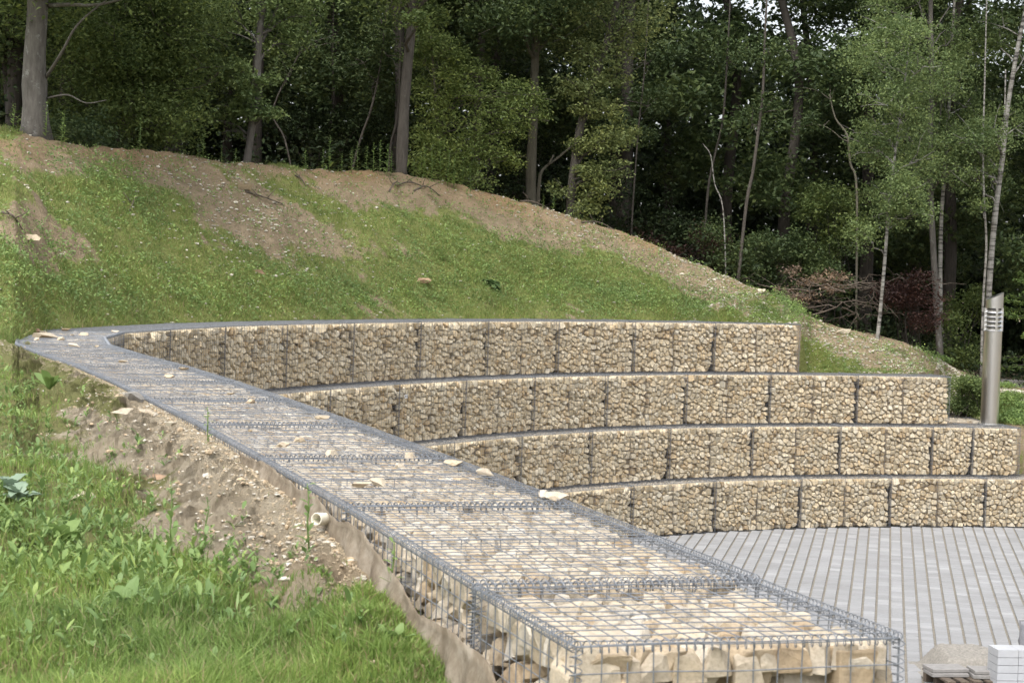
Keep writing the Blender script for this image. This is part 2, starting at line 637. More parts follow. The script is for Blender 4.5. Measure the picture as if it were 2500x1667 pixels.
# explicit bare and grassy patches of the bank, laid out from the picture
BARE = [(620, 540, 240, 85, 0.35), (90, 590, 170, 60, 0.45), (1290, 560, 170, 50, 0.35), (1640, 640, 230, 62, 0.45), (900, 470, 260, 38, 0.12),
        (420, 430, 220, 42, 0.25), (130, 390, 170, 30, 0.2), (1980, 790, 190, 50, 0.5), (2150, 850, 180, 40, 0.2), (1200, 510, 160, 45, 0.35), (1470, 570, 150, 40, 0.4)]
GRN = [(330, 560, 190, 95, 0.55), (740, 455, 130, 40, 0.5), (1150, 690, 380, 75, 0.05), (1620, 735, 190, 30, 0.25), (500, 690, 460, 80, 0.0),
       (1950, 745, 90, 25, 0.7), (1010, 560, 190, 55, 0.3), (2010, 870, 110, 35, 0.5), (200, 700, 330, 90, 0.0), (1880, 740, 40, 40, 0.7)]


def blob(px, py, L):
    s = np.zeros_like(px)
    for cx, cy, rx, ry, rot in L:
        dx, dy = px - cx, py - cy
        c, s_ = math.cos(rot), math.sin(rot)
        u, v_ = (dx * c + dy * s_) / rx, (-dx * s_ + dy * c) / ry
        s = np.maximum(s, np.exp(-(u * u + v_ * v_) * 0.9))
    return s


def bank_masks(az, y, z):
    x = az * y
    px, py = pix(np.stack([x, y, z], -1))
    g = 0.51 + 0.62 * blob(px, py, GRN) - 0.72 * blob(px, py, BARE)
    yc = np.interp(az, CR_AZ, CR_Y)
    y0 = np.interp(az, F_AZ, F_Y)
    f = (y - y0) / (yc - y0)
    g = g - 0.34 * sstep(0.84, 0.95, f) * sstep(-0.28, -0.2, az) + fbm(x * 0.9, y * 1.4, 21, 4) * 0.55 + fbm(x * 4.5, y * 5.5, 25, 3) * 0.45
    g = np.where(az < -0.255, g + 0.25, g)
    g = np.where(f > 1.15, 0.15, g)
    och = np.clip(0.85 * sstep(0.72, 1.0, f) * (0.45 + fbm(x * 0.6, y * 0.6, 5, 3)), 0, 0.9)
    och = och * np.where(az > az_of_px(1600), 0.25, 1)
    return np.clip(g, 0, 1), och


def polar_sheet(name, mat, azs, fy0, fy1, nrow, fz, masks, power=1.0, skirt=False):
    azs = np.asarray(azs)
    k = np.linspace(0, 1, nrow) ** power
    A = np.repeat(azs[:, None], nrow, 1)
    Y = fy0(azs)[:, None] * (1 - k) + fy1(azs)[:, None] * k
    Z = fz(A, Y)
    if skirt:
        Y[:, 0] = Y[:, 1]
        Z[:, 0] = -0.3
    V = np.stack([A * Y, Y, Z], -1).reshape(-1, 3)
    n, m_ = len(azs), nrow
    i, j = np.meshgrid(np.arange(n - 1), np.arange(m_ - 1), indexing='ij')
    a = (i * m_ + j).ravel()
    F = np.stack([a, a + m_, a + m_ + 1, a + 1], 1)
    g, o = masks(A.ravel(), Y.ravel(), Z.ravel())
    me = mesh_np(name, V, [F], mat, True, {'grass': g, 'ochre': o})
    return obj(name, me)


azs_b = np.concatenate([np.linspace(-1.6, -0.32, 40)[:-1], np.linspace(-0.32, 0.30, 620), np.linspace(0.30, 1.2, 30)[1:]])
fy0b = lambda a: np.interp(a, F_AZ, F_Y) - 0.02
bank = polar_sheet('bank', MAT_BANK, azs_b, fy0b, lambda a: np.interp(a, CR_AZ, CR_Y) + 0.8, 150, bank_z, bank_masks, 1.0, True)
tag(bank, 'earth bank with patchy grass and bare soil rising behind the stone wall', kind='structure')
wf = polar_sheet('forest_floor', MAT_BANK, azs_b[::4], lambda a: np.interp(a, CR_AZ, CR_Y) + 0.78, lambda a: np.interp(a, CR_AZ, CR_Y) + 75, 60, bank_z, bank_masks, 1.8)
tag(wf, 'dark wood floor behind the crest of the bank', kind='structure')

# ground on the camera side of the near wall
OUTN = (np.array(NEAR_R) + NN[:len(NEAR_R)])
E_AZ, E_Y = OUTN[:11, 0] / OUTN[:11, 1], OUTN[:11, 1]
o_ = np.argsort(E_AZ)
E_AZ, E_Y = E_AZ[o_], E_Y[o_]


def near_edge(az):
    e = np.interp(az, E_AZ, E_Y)
    return np.where(az < E_AZ[0], np.interp(az, F_AZ, F_Y), e) + np.where(az < E_AZ[0], 0, 0.02)


def near_z(az, y, rough=True):
    az, y = np.asarray(az, float), np.asarray(y, float)
    x = az * y
    # distance to the wall's outer edge
    P = np.stack([x, y], -1)
    d = np.full(x.shape, 1e9)
    s_at = np.zeros(x.shape)
    cum = np.concatenate([[0], np.cumsum(np.hypot(*np.diff(OUTN, axis=0).T))])
    for i in range(len(OUTN) - 1):
        a, b_ = OUTN[i], OUTN[i + 1]
        ab = b_ - a
        t_ = np.clip(((P - a) @ ab) / (ab @ ab), 0, 1)
        q = a + t_[..., None] * ab
        dd = np.hypot(x - q[..., 0], y - q[..., 1])
        s_at = np.where(dd < d, cum[i] + t_ * (cum[i + 1] - cum[i]), s_at)
        d = np.minimum(d, dd)
    edge = np.interp(s_at, [0, 0.6, 1.2, 2, 3, 4.5, 6, 9, 14, 30], [3.38, 3.52, 3.68, 3.78, 3.86, 3.93, 3.955, 3.975, 3.985, 3.99])
    flat = np.interp(y, [0, 5, 8, 12, 16, 19, 21.3], [3.46, 3.50, 3.62, 3.73, 3.88, 3.95, 3.99])
    flat = np.where(s_at < 0.05, np.minimum(flat, 3.5), flat)
    w_ = np.interp(s_at, [0, 3, 8, 14], [0.9, 0.75, 0.75, 0.8])
    f = np.clip(d / w_, 0, 1)
    z = edge * (1 - sstep(0, 1, f)) + flat * sstep(0, 1, f)
    if rough:
        l = np.clip(1 - d / 1.3, 0.25, 1) * sstep(0, 0.25, d)
        z = z + fbm(x * 1.3, y * 1.3, 31, 3) * 0.10 * sstep(0, 0.5, d) + (fbm(x * 4, y * 4, 33, 4) * 0.17 + np.abs(fbm(x * 10, y * 10, 35, 3)) * 0.10) * l
        z = z + np.clip(fbm(x * 22, y * 22, 37, 2), 0, 1) * 0.05 * l
    return z


def near_masks(az, y, z):
    x = az * y
    P = np.stack([x, y], -1)
    d = np.full(x.shape, 1e9)
    for i in range(len(OUTN) - 1):
        a, b_ = OUTN[i], OUTN[i + 1]
        ab = b_ - a
        t_ = np.clip(((P - a) @ ab) / (ab @ ab), 0, 1)
        q = a + t_[..., None] * ab
        d = np.minimum(d, np.hypot(x - q[..., 0], y - q[..., 1]))
    px, py = pix(np.stack([x, y, z], -1))
    g = 0.12 + 0.72 * sstep(0.28, 0.75, d) + fbm(x * 1.6, y * 1.6, 41, 4) * 0.6 + fbm(x * 6, y * 6, 43, 3) * 0.4
    g = g - 0.70 * blob(px, py, [(560, 1330, 170, 45, 0.15), (860, 1380, 150, 90, 0.5), (250, 1130, 110, 25, 0.1), (600, 1200, 60, 50, 0.6), (320, 1090, 120, 18, 0.05), (450, 1050, 120, 40, 0.6), (300, 1200, 90, 22, 0.1), (180, 1010, 70, 18, 0.2), (420, 1270, 80, 20, 0)])
    g = np.where((y < 7.3) & (d > 0.04) & (px < 1250), np.maximum(g, 0.8 - 0.35 * sstep(6.3, 7.3, y)), g)
    g = g + 0.6 * blob(px, py, [(150, 1560, 500, 110, 0), (800, 1600, 400, 60, 0), (150, 950, 160, 60, 0.2), (230, 1190, 120, 40, 0)])
    g = np.where(y > 17, np.maximum(g, 0.45), g)
    och = np.clip(0.15 + fbm(x * 1.1, y * 1.1, 55, 3), 0, 0.45) * sstep(11, 7, y)
    return np.clip(g, 0, 1), och


azs_n = np.concatenate([np.linspace(-1.6, -0.32, 40)[:-1], np.linspace(-0.32, 0.04, 460), np.linspace(0.04, 1.0, 50)[1:]])
ng = polar_sheet('near_ground', MAT_NEAR, azs_n, lambda a: np.full_like(a, 1.2), near_edge, 420, near_z, near_masks)
tag(ng, 'rough soil and weeds on the camera side of the near wall', kind='structure')

# wide ground under everything
gm = mesh_np('ground', [[-400, -200, -0.35], [400, -200, -0.35], [400, 600, -0.35], [-400, 600, -0.35]], [np.array([[0, 1, 2, 3]])],
             plain('plain_earth', (0.16, 0.13, 0.08), 0.95, 0, 0.3, 0.5))
tag(obj('ground', gm), 'wide earth ground under the court and the wood', kind='structure')
# earth body behind / below the near wall, so that nothing floats
mb = MB()
Pn = np.array(NEAR_R + FAR_F + EXT)
inn = Pn + NN * 0.15
V = []
for p_ in inn:
    V += [[p_[0], p_[1], -0.3], [p_[0], p_[1], 2.9]]
for a_, p_ in zip(NN, Pn):
    q_ = p_ + a_ * 0.95
    V += [[q_[0], q_[1], 2.9], [q_[0], q_[1], -0.3]]
n_ = len(inn)
Q = []
for i in range(len(NEAR_R) + 3):
    Q += [[2 * i, 2 * i + 2, 2 * i + 3, 2 * i + 1], [2 * i + 1, 2 * i + 3, 2 * n_ + 2 * i + 2, 2 * n_ + 2 * i], [2 * n_ + 2 * i, 2 * n_ + 2 * i + 2, 2 * n_ + 2 * i + 3, 2 * n_ + 2 * i + 1]]
Q += [[0, 1, 2 * n_, 2 * n_ + 1]]
mb.add(V, Q)
tag(obj('embankment', mb.mesh('embankment', MAT_CORE)), 'rubble body under the near row of baskets', kind='structure')

# ------------------------------------------------------------------ stones
_ICO = {}


def ico(n):
    if n not in _ICO:
        bm = bmesh.new()
        bmesh.ops.create_icosphere(bm, subdivisions=n, radius=1.0)
        V = np.array([v.co[:] for v in bm.verts])
        F = np.array([[v.index for v in f.verts] for f in bm.faces])
        bm.free()
        _ICO[n] = (V / np.linalg.norm(V, axis=1)[:, None], F)
    return _ICO[n]


def stone_verts(U, N, d, p=12, wob=0.04, rng=RNG):
    """support-plane stone: N (k,3) unit normals, d (k,) distances"""
    c = np.clip(U @ N.T, 0, None) / d
    r = (np.sum(c ** p, 1) + 1e-12) ** (-1.0 / p)
    for _ in range(3):
        a = rng.normal(size=3) * 2.6
        r = r * (1 + wob * np.sin(U @ a + rng.uniform(0, 6)))
    return U * r[:, None]


def hull_stone(N, d, bev=0.0, rng=None):
    """exact polyhedron cut by the planes: vertices from the dual hull"""
    bm = bmesh.new()
    for p_ in N / d[:, None]:
        bm.verts.new(p_)
    bm.verts.ensure_lookup_table()
    bmesh.ops.convex_hull(bm, input=list(bm.verts))
    bm.verts.index_update()
    T = [[v_.index for v_ in f.verts] for f in bm.faces]
    bm.free()
    A = N[np.array(T)]
    B = d[np.array(T)]
    okk = np.abs(np.linalg.det(A)) > 1e-5
    X = np.linalg.solve(A[okk], B[okk][..., None])[..., 0]
    bm = bmesh.new()
    for x_ in X:
        bm.verts.new(x_)
    bmesh.ops.remove_doubles(bm, verts=list(bm.verts), dist=0.004)
    r_ = bmesh.ops.convex_hull(bm, input=list(bm.verts))
    bmesh.ops.delete(bm, geom=[g_ for g_ in bm.verts if not g_.link_faces], context='VERTS')
    if bev:
        bmesh.ops.dissolve_limit(bm, angle_limit=0.12, verts=list(bm.verts), edges=list(bm.edges))
        bmesh.ops.bevel(bm, geom=list(bm.edges), offset=bev, segments=2, profile=0.6, affect='EDGES', clamp_overlap=True)
        bmesh.ops.triangulate(bm, faces=list(bm.faces))
        bmesh.ops.subdivide_edges(bm, edges=[e_ for e_ in bm.edges if e_.calc_length() > bev * 4], cuts=1, use_grid_fill=True)
        bmesh.ops.triangulate(bm, faces=list(bm.faces))
        for v_ in bm.verts:
            v_.co *= 1 + rng.normal(0, 0.012)
    bm.verts.index_update()
    V = np.array([v_.co[:] for v_ in bm.verts])
    F = np.array([[v_.index for v_ in f.verts] for f in bm.faces])
    bm.free()
    return V, F


def pack(n, dmin, rng, half=0.485, ani=1.0):
    P = np.full((n, 2), 9.0)
    k, tries = 0, 9000
    Q = rng.uniform(-half + 0.03, half - 0.03, (tries, 2))
    for i in range(tries):
        d = dmin * (1 - 0.5 * i / tries)
        e = (P[:k + 1] - Q[i]) * np.array([1.0, ani])
        if k == 0 or np.min(np.einsum('ij,ij->i', e[:k], e[:k])) > d * d:
            P[k] = Q[i]
            k += 1
            if k == n:
                break
    return P[:k]


def face_template(name, n, dmin, lvl, rng, mat, p=12, depth=0.06, jit=0.02, tilt=(4, 24), gap=0.004, wob=0.03, cuts=2, lo=0.7, ft=0.16, smooth=True, hull=False, ani=1.0, rough=0.0, bev=0.0):
    """stones packed in a 1 m x 1 m cell, outward face at z = 0; returns [(x, y, z, mesh)]"""
    P = pack(n, dmin, rng, ani=ani)
    wgt = rng.uniform(lo, 1.3, len(P))
    U, F = ico(lvl)
    out = []
    for i, q in enumerate(P):
        D = P - q
        L = np.hypot(*D.T)
        N, d = [], []
        for j in np.argsort(L)[1:12]:
            if L[j] > 0.4:
                break
            a = R(rng.uniform(*tilt))
            nx, ny = D[j] / L[j]
            N.append((nx * math.cos(a), ny * math.cos(a), math.sin(a)))
            d.append(max(0.012, L[j] * wgt[i] / (wgt[i] + wgt[j]) - gap) * (0.9 + 0.12 * rng.random()))
        for nx, ny in ((1, 0), (-1, 0), (0, 1), (0, -1)):
            e = 0.488 - (q[0] * nx + q[1] * ny)
            if e < 0.25:
                N.append((nx, ny, 0.0))
                d.append(max(e, 0.012))
        sz = float(np.mean(sorted(d)[:4]))
        fq = rng.normal(0, ft, 2)
        nf = np.array([fq[0], fq[1], 1.0])
        nf /= np.linalg.norm(nf)
        df = min(depth, max(0.02, sz * rng.uniform(0.6, 0.95)))
        N += [tuple(nf), (0, 0, -1)]
        d += [df, sz * 1.1 + 0.01]
        for _ in range(cuts):
            a = rng.normal(size=3)
            a[2] = abs(a[2]) * 0.8
            a /= np.linalg.norm(a)
            N.append(tuple(a))
            d.append(sz * rng.uniform(0.80, 1.15))
        N, d = np.array(N), np.array(d)
        N = N / np.linalg.norm(N, axis=1)[:, None]
        if hull:
            V, F = hull_stone(N, d, bev, rng)
        else:
            V = stone_verts(U, N, d, p, wob, rng)
            if rough:
                for fr_ in (55, 75, 110, 160, 230):
                    kk_ = rng.normal(size=3)
                    kk_ *= fr_ / np.linalg.norm(kk_)
                    V = V * (1 + rough * (55 / fr_) ** 0.8 * np.sin(V @ kk_ + rng.uniform(0, 6)))[:, None]
        dz = -V[:, 2].max() - jit * rng.random()
        me = mesh_np(name, V, [F], mat, smooth)
        out.append((q[0], q[1], dz, me))
    return out


def merged(tpl, name, mat):
    V, F, n = [], [], 0
    for x, y, z, me in tpl:
        a = np.empty(len(me.vertices) * 3, np.float32)
        me.vertices.foreach_get('co', a)
        V.append(a.reshape(-1, 3) + np.array([x, y, z]))
        f = np.empty(len(me.loops), np.int32)
        me.loops.foreach_get('vertex_index', f)
        F.append(f.reshape(-1, 3) + n)
        n += len(V[-1])
    return mesh_np(name, np.concatenate(V), [np.concatenate(F)], mat, True)


rg = np.random.default_rng(11)
TPL_FAR = [face_template('stone', 96, 0.098, 2, rg, MAT_STONE_FAR, gap=0.005, jit=0.040, tilt=(0, 16), cuts=3, lo=0.38, ft=0.30, smooth=False, hull=True, ani=rg.uniform(1.0, 1.35)) for _ in range(8)]
TPL_TOP = [face_template('stone', 125, 0.082, 2, rg, MAT_STONE, depth=0.045, jit=0.022, tilt=(0, 20), gap=0.003, cuts=3, lo=0.45, ft=0.28, smooth=False, hull=True) for _ in range(4)]
TPL_NEAR = [face_template('stone', 165, 0.068, 2, rg, MAT_STONE, depth=0.045, jit=0.022, tilt=(0, 22), gap=0.002, cuts=4, lo=0.40, ft=0.28, smooth=False, hull=True, bev=0.004) for _ in range(3)]
TPL_FRONT = [face_template('stone', 58, 0.155, 2, rg, MAT_STONE, depth=0.09, jit=0.045, tilt=(0, 22), gap=0.004, cuts=5, lo=0.38, ft=0.34, ani=1.7, smooth=False, hull=True, bev=0.007) for _ in range(3)]
ME_TOPFAR = [merged(t_, 'lid_stones', MAT_STONE_ISL) for t_ in TPL_TOP[:3]]

# ------------------------------------------------------------------ gabion baskets
MESH = 0.0762


def wires(mb, a, b_, c, d, nu, nv, r, sides=3, off=1.0, seg=1, jit=0.0, rng=RNG):
    """grid of wires on quad a-b-c-d (a->b = u, a->d = v)"""
    a, b_, c, d = map(lambda q: np.asarray(q, float), (a, b_, c, d))
    n = np.cross(b_ - a, d - a)
    n /= np.linalg.norm(n)

    def line(p, q, s):
        if seg == 1:
            pts = np.array([p, q])
        else:
            k = np.linspace(0, 1, seg + 1)[:, None]
            pts = p * (1 - k) + q * k
            pts[1:-1] += rng.normal(0, jit, (seg - 1, 3))
        mb.tube(pts + n * s, r, sides, False)
    for i in range(nu + 1):
        k = i / nu
        line(a * (1 - k) + b_ * k, d * (1 - k) + c * k, r * 0.9 * off)
    for j in range(nv + 1):
        k = j / nv
        line(a * (1 - k) + d * k, b_ * (1 - k) + c * k, -r * 0.9 * off)


_HEL = {}


def helix(L, rad, pitch, wr, seg, sides, mat):
    key = (round(L, 2), rad, pitch, wr, seg, mat.name)
    if key not in _HEL:
        n = max(2, int(L / pitch * seg))
        k = np.arange(n + 1) / n
        a = k * L / pitch * 2 * np.pi
        pts = np.stack([(k - 0.5) * L, rad * np.cos(a), rad * np.sin(a)], 1)
        mb = MB()
        mb.tube(pts, wr, sides, False)
        _HEL[key] = mb.mesh('spiral_binder', mat, True)
    return _HEL[key]


def put_along(name, me, p, q, L, parent):
    p, q = Vector(p), Vector(q)
    d = q - p
    o = bpy.data.objects.new(name, me)
    rot = d.to_track_quat('X', 'Z').to_matrix().to_4x4()
    o.matrix_basis = Matrix.Translation((p + q) / 2) @ rot @ Matrix.Diagonal((d.length / L, 1, 1, 1))
    return link(o, parent)


# silhouette of the near wall's inner top edge in the picture (stones well below it are hidden)
_ex, _ey = pix(np.column_stack([np.array(NEAR_R), np.full(len(NEAR_R), 4.0)]))
_o = np.argsort(_ex)
_ex, _ey = _ex[_o], _ey[_o]


def hidden_far(P):
    x, y = pix(P)
    if x > 2600:
        return True
    if x < _ex[-1] and y > np.interp(x, _ex, _ey) + 45:
        return True
    return False


NST = 0


def stones_on(root, Minv, tpl, a, u, v, nrm, su, sv, rot, hide=None, wmat=None, sink=0.0):
    """place one template cell with lower-left corner a, axes u, v (unit) and outward normal nrm, in root's local frame"""
    global NST
    u, v, nrm = np.asarray(u), np.asarray(v), np.asarray(nrm)
    ca, sa = ((1, 0), (0, 1), (-1, 0), (0, -1))[rot]
    for x, y, z, me in tpl:
        xr, yr = ca * x - sa * y, sa * x + ca * y
        P = a + u * (su * (xr + 0.5)) + v * (sv * (yr + 0.5)) + nrm * (z - sink)
        if hide is not None:
            Wp = wmat @ Vector(P)
            if hide(np.array(Wp)):
                continue
        e1 = u * ca * su + v * sa * sv
        e2 = -u * sa * su + v * ca * sv
        o = bpy.data.objects.new('stone', me)
        o.matrix_basis = Matrix(((e1[0], e2[0], nrm[0], P[0]), (e1[1], e2[1], nrm[1], P[1]), (e1[2], e2[2], nrm[2], P[2]), (0, 0, 0, 1)))
        link(o, root)
        NST += 1


def basket(p0, p1, q0, q1, zb, zt, label, group, mode, cells=None, name='gabion_basket', first=False):
    """p = court-side edge, q = earth-side edge. mode 'far': court face seen; 'near': lid and earth face seen"""
    p0, p1, q0, q1 = map(lambda s: np.asarray(s, float), (p0, p1, q0, q1))
    c = (p0 + p1 + q0 + q1) / 4
    d = p1 - p0
    ang = math.atan2(d[1], d[0])
    root = empty(name, (c[0], c[1], zb), ang)
    tag(root, label, 'gabion', group)
    W = Matrix.Translation((c[0], c[1], zb)) @ Matrix.Rotation(ang, 4, 'Z')
    ca, sa = math.cos(-ang), math.sin(-ang)

    def L(p, z):
        x, y = p - c
        return np.array([ca * x - sa * y, sa * x + ca * y, z])
    h = zt - zb
    near = mode == 'near'
    A, B, C_, D = L(p0, 0), L(p1, 0), L(q1, 0), L(q0, 0)
    up = np.array([0, 0, h])
    ln = np.linalg.norm(B - A)
    nu, nv, nw = max(3, round(ln / MESH)), 13, 13
    wm = MAT_WIRE if near else MAT_WIRE_FAR
    wr = 0.0021
    sd = 5 if near else 3
    sag = 0.003 if near else 0.0
    sg = 4 if near else 1
    rng = np.random.default_rng(int(abs(c[0] * 100) + abs(c[1] * 1000)))
    # rubble core
    mb = MB()
    ins = 0.11
    top = h - (0.10 if first else 0.075)
    cc = (A + B + C_ + D) / 4

    def shrink(P):
        v_ = P - cc
        return cc + v_ * (1 - ins / np.maximum(np.abs(v_), 0.3)) * np.array([1, 1, 0])
    K = [shrink(P) for P in (A, B, C_, D)]
    Vc = [k + np.array([0, 0, 0.02]) for k in K] + [np.array([k[0], k[1], top]) for k in K]
    mb.add(Vc, [[0, 3, 2, 1], [4, 5, 6, 7], [0, 1, 5, 4], [1, 2, 6, 5], [2, 3, 7, 6], [3, 0, 4, 7]])
    o = obj('rubble_core', mb.mesh('rubble_core', MAT_CORE), root)
    # wire panels; court face normal is (B-A) x up
    def panel(nm, a, b_, c_, d_, n1, n2):
        mb_ = MB()
        wires(mb_, a, b_, c_, d_, n1, n2, wr, sd, 1.0, sg, sag, rng)
        return obj(nm, mb_.mesh(nm, MAT_WIRE if nm == 'lid_panel' else wm, near), root)  # far lids take the lighter wire, upright panels the shade-coloured copy
    panel('lid_panel', A + up, B + up, C_ + up, D + up, nu, nw)
    panel('front_panel', A, B, B + up, A + up, nu, nv)
    panel('end_panel', A, D, D + up, A + up, nw, nv)
    panel('end_panel', B, C_, C_ + up, B + up, nw, nv)
    if near:
        panel('back_panel', C_, D, D + up, C_ + up, nu, nv)
    nc = max(1, round(ln)) if cells is None else cells
    for i in range(1, nc):
        k = i / nc
        a, b_ = A * (1 - k) + B * k, D * (1 - k) + C_ * k
        panel('diaphragm', a, b_, b_ + up, a + up, nw, nv)
    # spiral binders along the edges
    hr, hp = (0.018, 0.026) if near else (0.015, 0.03)
    hw, hsg, hsd = (0.0017, 10, 4) if near else (0.0024, 6, 3)
    edges = [(A + up, B + up), (A + up, D + up), (B + up, C_ + up)]
    if near:
        edges += [(D + up, C_ + up), (D + up, D), (C_ + up, C_)]
        if first:
            edges += [(A + up, A)]
    else:
        edges += [(A, A + up), (B, B + up), (A, B)]
    for a, b_ in edges:
        LL = 1.0 if np.linalg.norm(b_ - a) < 1.3 else 2.0
        put_along('spiral_binder', helix(LL, hr, hp, hw, hsg, hsd, MAT_WIRE if abs((a - b_)[2]) < 0.1 and a[2] > 0.5 else wm), a, b_, LL, root)  # top spirals lighter, other far spirals in the shade-coloured wire
    # stones
    for i in range(nc):
        k0, k1 = i / nc, (i + 1) / nc
        a, b_ = A * (1 - k0) + B * k0, A * (1 - k1) + B * k1
        dd, ee = D * (1 - k0) + C_ * k0, D * (1 - k1) + C_ * k1
        u = (b_ - a) / np.linalg.norm(b_ - a)
        su = np.linalg.norm(b_ - a)
        rot = int(rng.integers(0, 4))
        if not near and rng.random() < 0.7:
            rot = 2 * (rot // 2)
        if not near:
            n = np.cross(u, [0, 0, 1.0])
            stones_on(root, None, TPL_FAR[int(rng.integers(0, 8))], a + u * su * 0.0125, u, np.array([0, 0, 1.0]), n, su * 0.975, h * 0.985, rot, hidden_far, W, 0.004)
            m_ = (a + b_ + dd + ee) / 4
            o = bpy.data.objects.new('lid_stones', ME_TOPFAR[int(rng.integers(0, 3))])
            vv = (dd - a) / np.linalg.norm(dd - a)
            vv = np.cross([0, 0, 1.0], u)
            s2 = max(su, np.linalg.norm(ee - dd))
            m_ = m_ + vv * 0.05
            o.matrix_basis = Matrix(((u[0] * s2, vv[0] * 0.9, 0, m_[0]), (u[1] * s2, vv[1] * 0.9, 0, m_[1]), (0, 0, 1, h - 0.016), (0, 0, 0, 1)))
            o['kind'] = 'stuff'
            link(o, root)
        else:
            v = np.cross([0, 0, 1.0], u)
            m_ = (a + b_ + dd + ee) / 4
            s2 = (su + np.linalg.norm(ee - dd)) / 2
            a2 = m_ - u * s2 / 2 - v * 0.5 + np.array([0, 0, h])
            tp = TPL_NEAR[int(rng.integers(0, 3))] if c[1] < 12 else TPL_TOP[int(rng.integers(0, 4))]
            stones_on(root, None, tp, a2 + v * 0.02, u, v, np.array([0, 0, 1.0]), s2 * 0.995, 0.96, rot, None, None, 0.012 if first else 0.005)
            if c[1] < 10.5:      # earth-side face
                ub = -(ee - dd) / np.linalg.norm(ee - dd)
                nb = np.cross(ub, [0, 0, 1.0])
                stones_on(root, None, TPL_FRONT[i % 2] if first else TPL_NEAR[(i + 1) % 2], ee - ub * 0.02, ub, np.array([0, 0, 1.0]), nb, np.linalg.norm(ee - dd) * 1.04, h * 0.985, 0,
                          lambda P: P[2] < 3.25, W, 0.006)
            if c[1] < 9:         # court-side face of the first baskets
                nn_ = np.cross(u, [0, 0, 1.0])
                stones_on(root, None, TPL_FRONT[1] if first else TPL_NEAR[i % 2], a, u, np.array([0, 0, 1.0]), nn_, su, h * 0.975, 2, lambda P: P[2] < 3.5, W, 0.006)
            if first:            # end face towards the camera
                ux = (A - D) / np.linalg.norm(A - D)
                nx = np.cross(ux, [0, 0, 1.0])
                stones_on(root, None, TPL_FRONT[0], D - ux * 0.02, ux, np.array([0, 0, 1.0]), nx, 1.075, h * 0.985, 0, lambda P: P[2] < 3.25, W, 0.006)
    return root


ORD = ['first', 'second', 'third', 'fourth', 'fifth', 'sixth', 'seventh', 'eighth', 'ninth', 'tenth', 'eleventh', 'twelfth', 'thirteenth']
# near wall
NR = np.array(NEAR_R)
GAP = 0.006
for i in range(len(NR) - 1):
    p0, p1 = NR[i], NR[i + 1]
    q0, q1 = p0 + NN[i], p1 + NN[i + 1]
    u_ = (p1 - p0) / np.linalg.norm(p1 - p0)
    e0 = u_ * (0.0 if i == 0 else GAP)
    if i == 0:
        q0 = p0 + np.array([-u_[1], u_[0]])
        lab = 'nearest gabion with big stones and sunken fill at the bottom of the picture'
        basket(p0, p1 - u_ * 0.015, q0, q1 - u_ * 0.015, 3.0, 3.992, lab, 'gabions of the near wall', 'near', 1, first=True)
    else:
        lab = '%s gabion of the near wall counted from the camera end' % ORD[i]
        basket(p0 + e0, p1 - u_ * GAP, q0 + e0, q1 - u_ * GAP, 3.0, 4.0, lab, 'gabions of the near wall', 'near')
# top row of the far wall (starts at the corner) and the three rows under it
ROW = {1: 'top', 2: 'second', 3: 'third', 4: 'bottom'}
for k in (1, 2, 3, 4):
    T_ = TIERS[k]
    if k == 1:
        T_ = np.vstack([[NEAR_R[-1]], T_])
    N_ = normals_out(T_)
    nb = len(T_) - 1
    for i in range(nb):
        p0, p1 = T_[i], T_[i + 1]
        u_ = (p1 - p0) / np.linalg.norm(p1 - p0)
        q0, q1 = p0 + N_[i], p1 + N_[i + 1]
        lab = '%s gabion from the right end in the %s row of the far wall' % (ORD[nb - 1 - i], ROW[k])
        if k == 4:
            lab = '%s gabion from the picture edge in the bottom row of the far wall' % ORD[nb - 1 - i]
        basket(p0 + u_ * GAP, p1 - u_ * GAP, q0 + u_ * GAP, q1 - u_ * GAP, 4.0 - k + 0.012, 5.0 - k, lab, 'gabions of the far wall, %s row' % ROW[k], 'far',
               1 if np.linalg.norm(p1 - p0) < 1.4 else None)

basket((9.02, 41.32), (10.36, 41.36), (9.10, 45.1), (9.86, 45.1), 1.012, 2.0, 'wedge shaped gabion behind the right end of the third row', 'gabions of the far wall, third row', 'far', 1)

#@@PART2@@
# ------------------------------------------------------------------ paved court
m, t, b = M('paver_concrete')
p_ = world_pos(t)
rn = t.nodes.new('ShaderNodeObjectInfo').outputs['Random']
ri = t.nodes.new('ShaderNodeNewGeometry').outputs['Random Per Island']
sm = node(t, 'ShaderNodeMath', operation='ADD')
t.links.new(rn, sm.inputs[0])
t.links.new(ri, sm.inputs[1])
fr = node(t, 'ShaderNodeMath', operation='FRACT')
t.links.new(sm.outputs[0], fr.inputs[0])
c = ramp(t, fr.outputs[0], [(0, (0.26, 0.262, 0.262)), (0.4, (0.282, 0.284, 0.285)), (0.85, (0.30, 0.302, 0.304)), (1, (0.345, 0.347, 0.35))])
c = mixc(t, 0.5, c, ramp(t, noise(t, p_, 0.8, 5, 0.7), [(0.3, (0.74, 0.73, 0.72)), (0.7, (1.1, 1.1, 1.12))]), 'MULTIPLY')
c = mixc(t, 0.4, c, ramp(t, noise(t, p_, 40, 4, 0.7), [(0.3, (0.7, 0.7, 0.68)), (0.7, (1.1, 1.1, 1.1))]), 'MULTIPLY')
t.links.new(c, b.inputs['Base Color'])
b.inputs['Roughness'].default_value = 0.8
bump(t, b, noise(t, p_, 120, 3), 0.3, 0.004)
MAT_PAVER = m
MAT_SAND = plain('joint_sand', (0.215, 0.195, 0.16), 0.95, 0, 0.25, 12, 0.5)

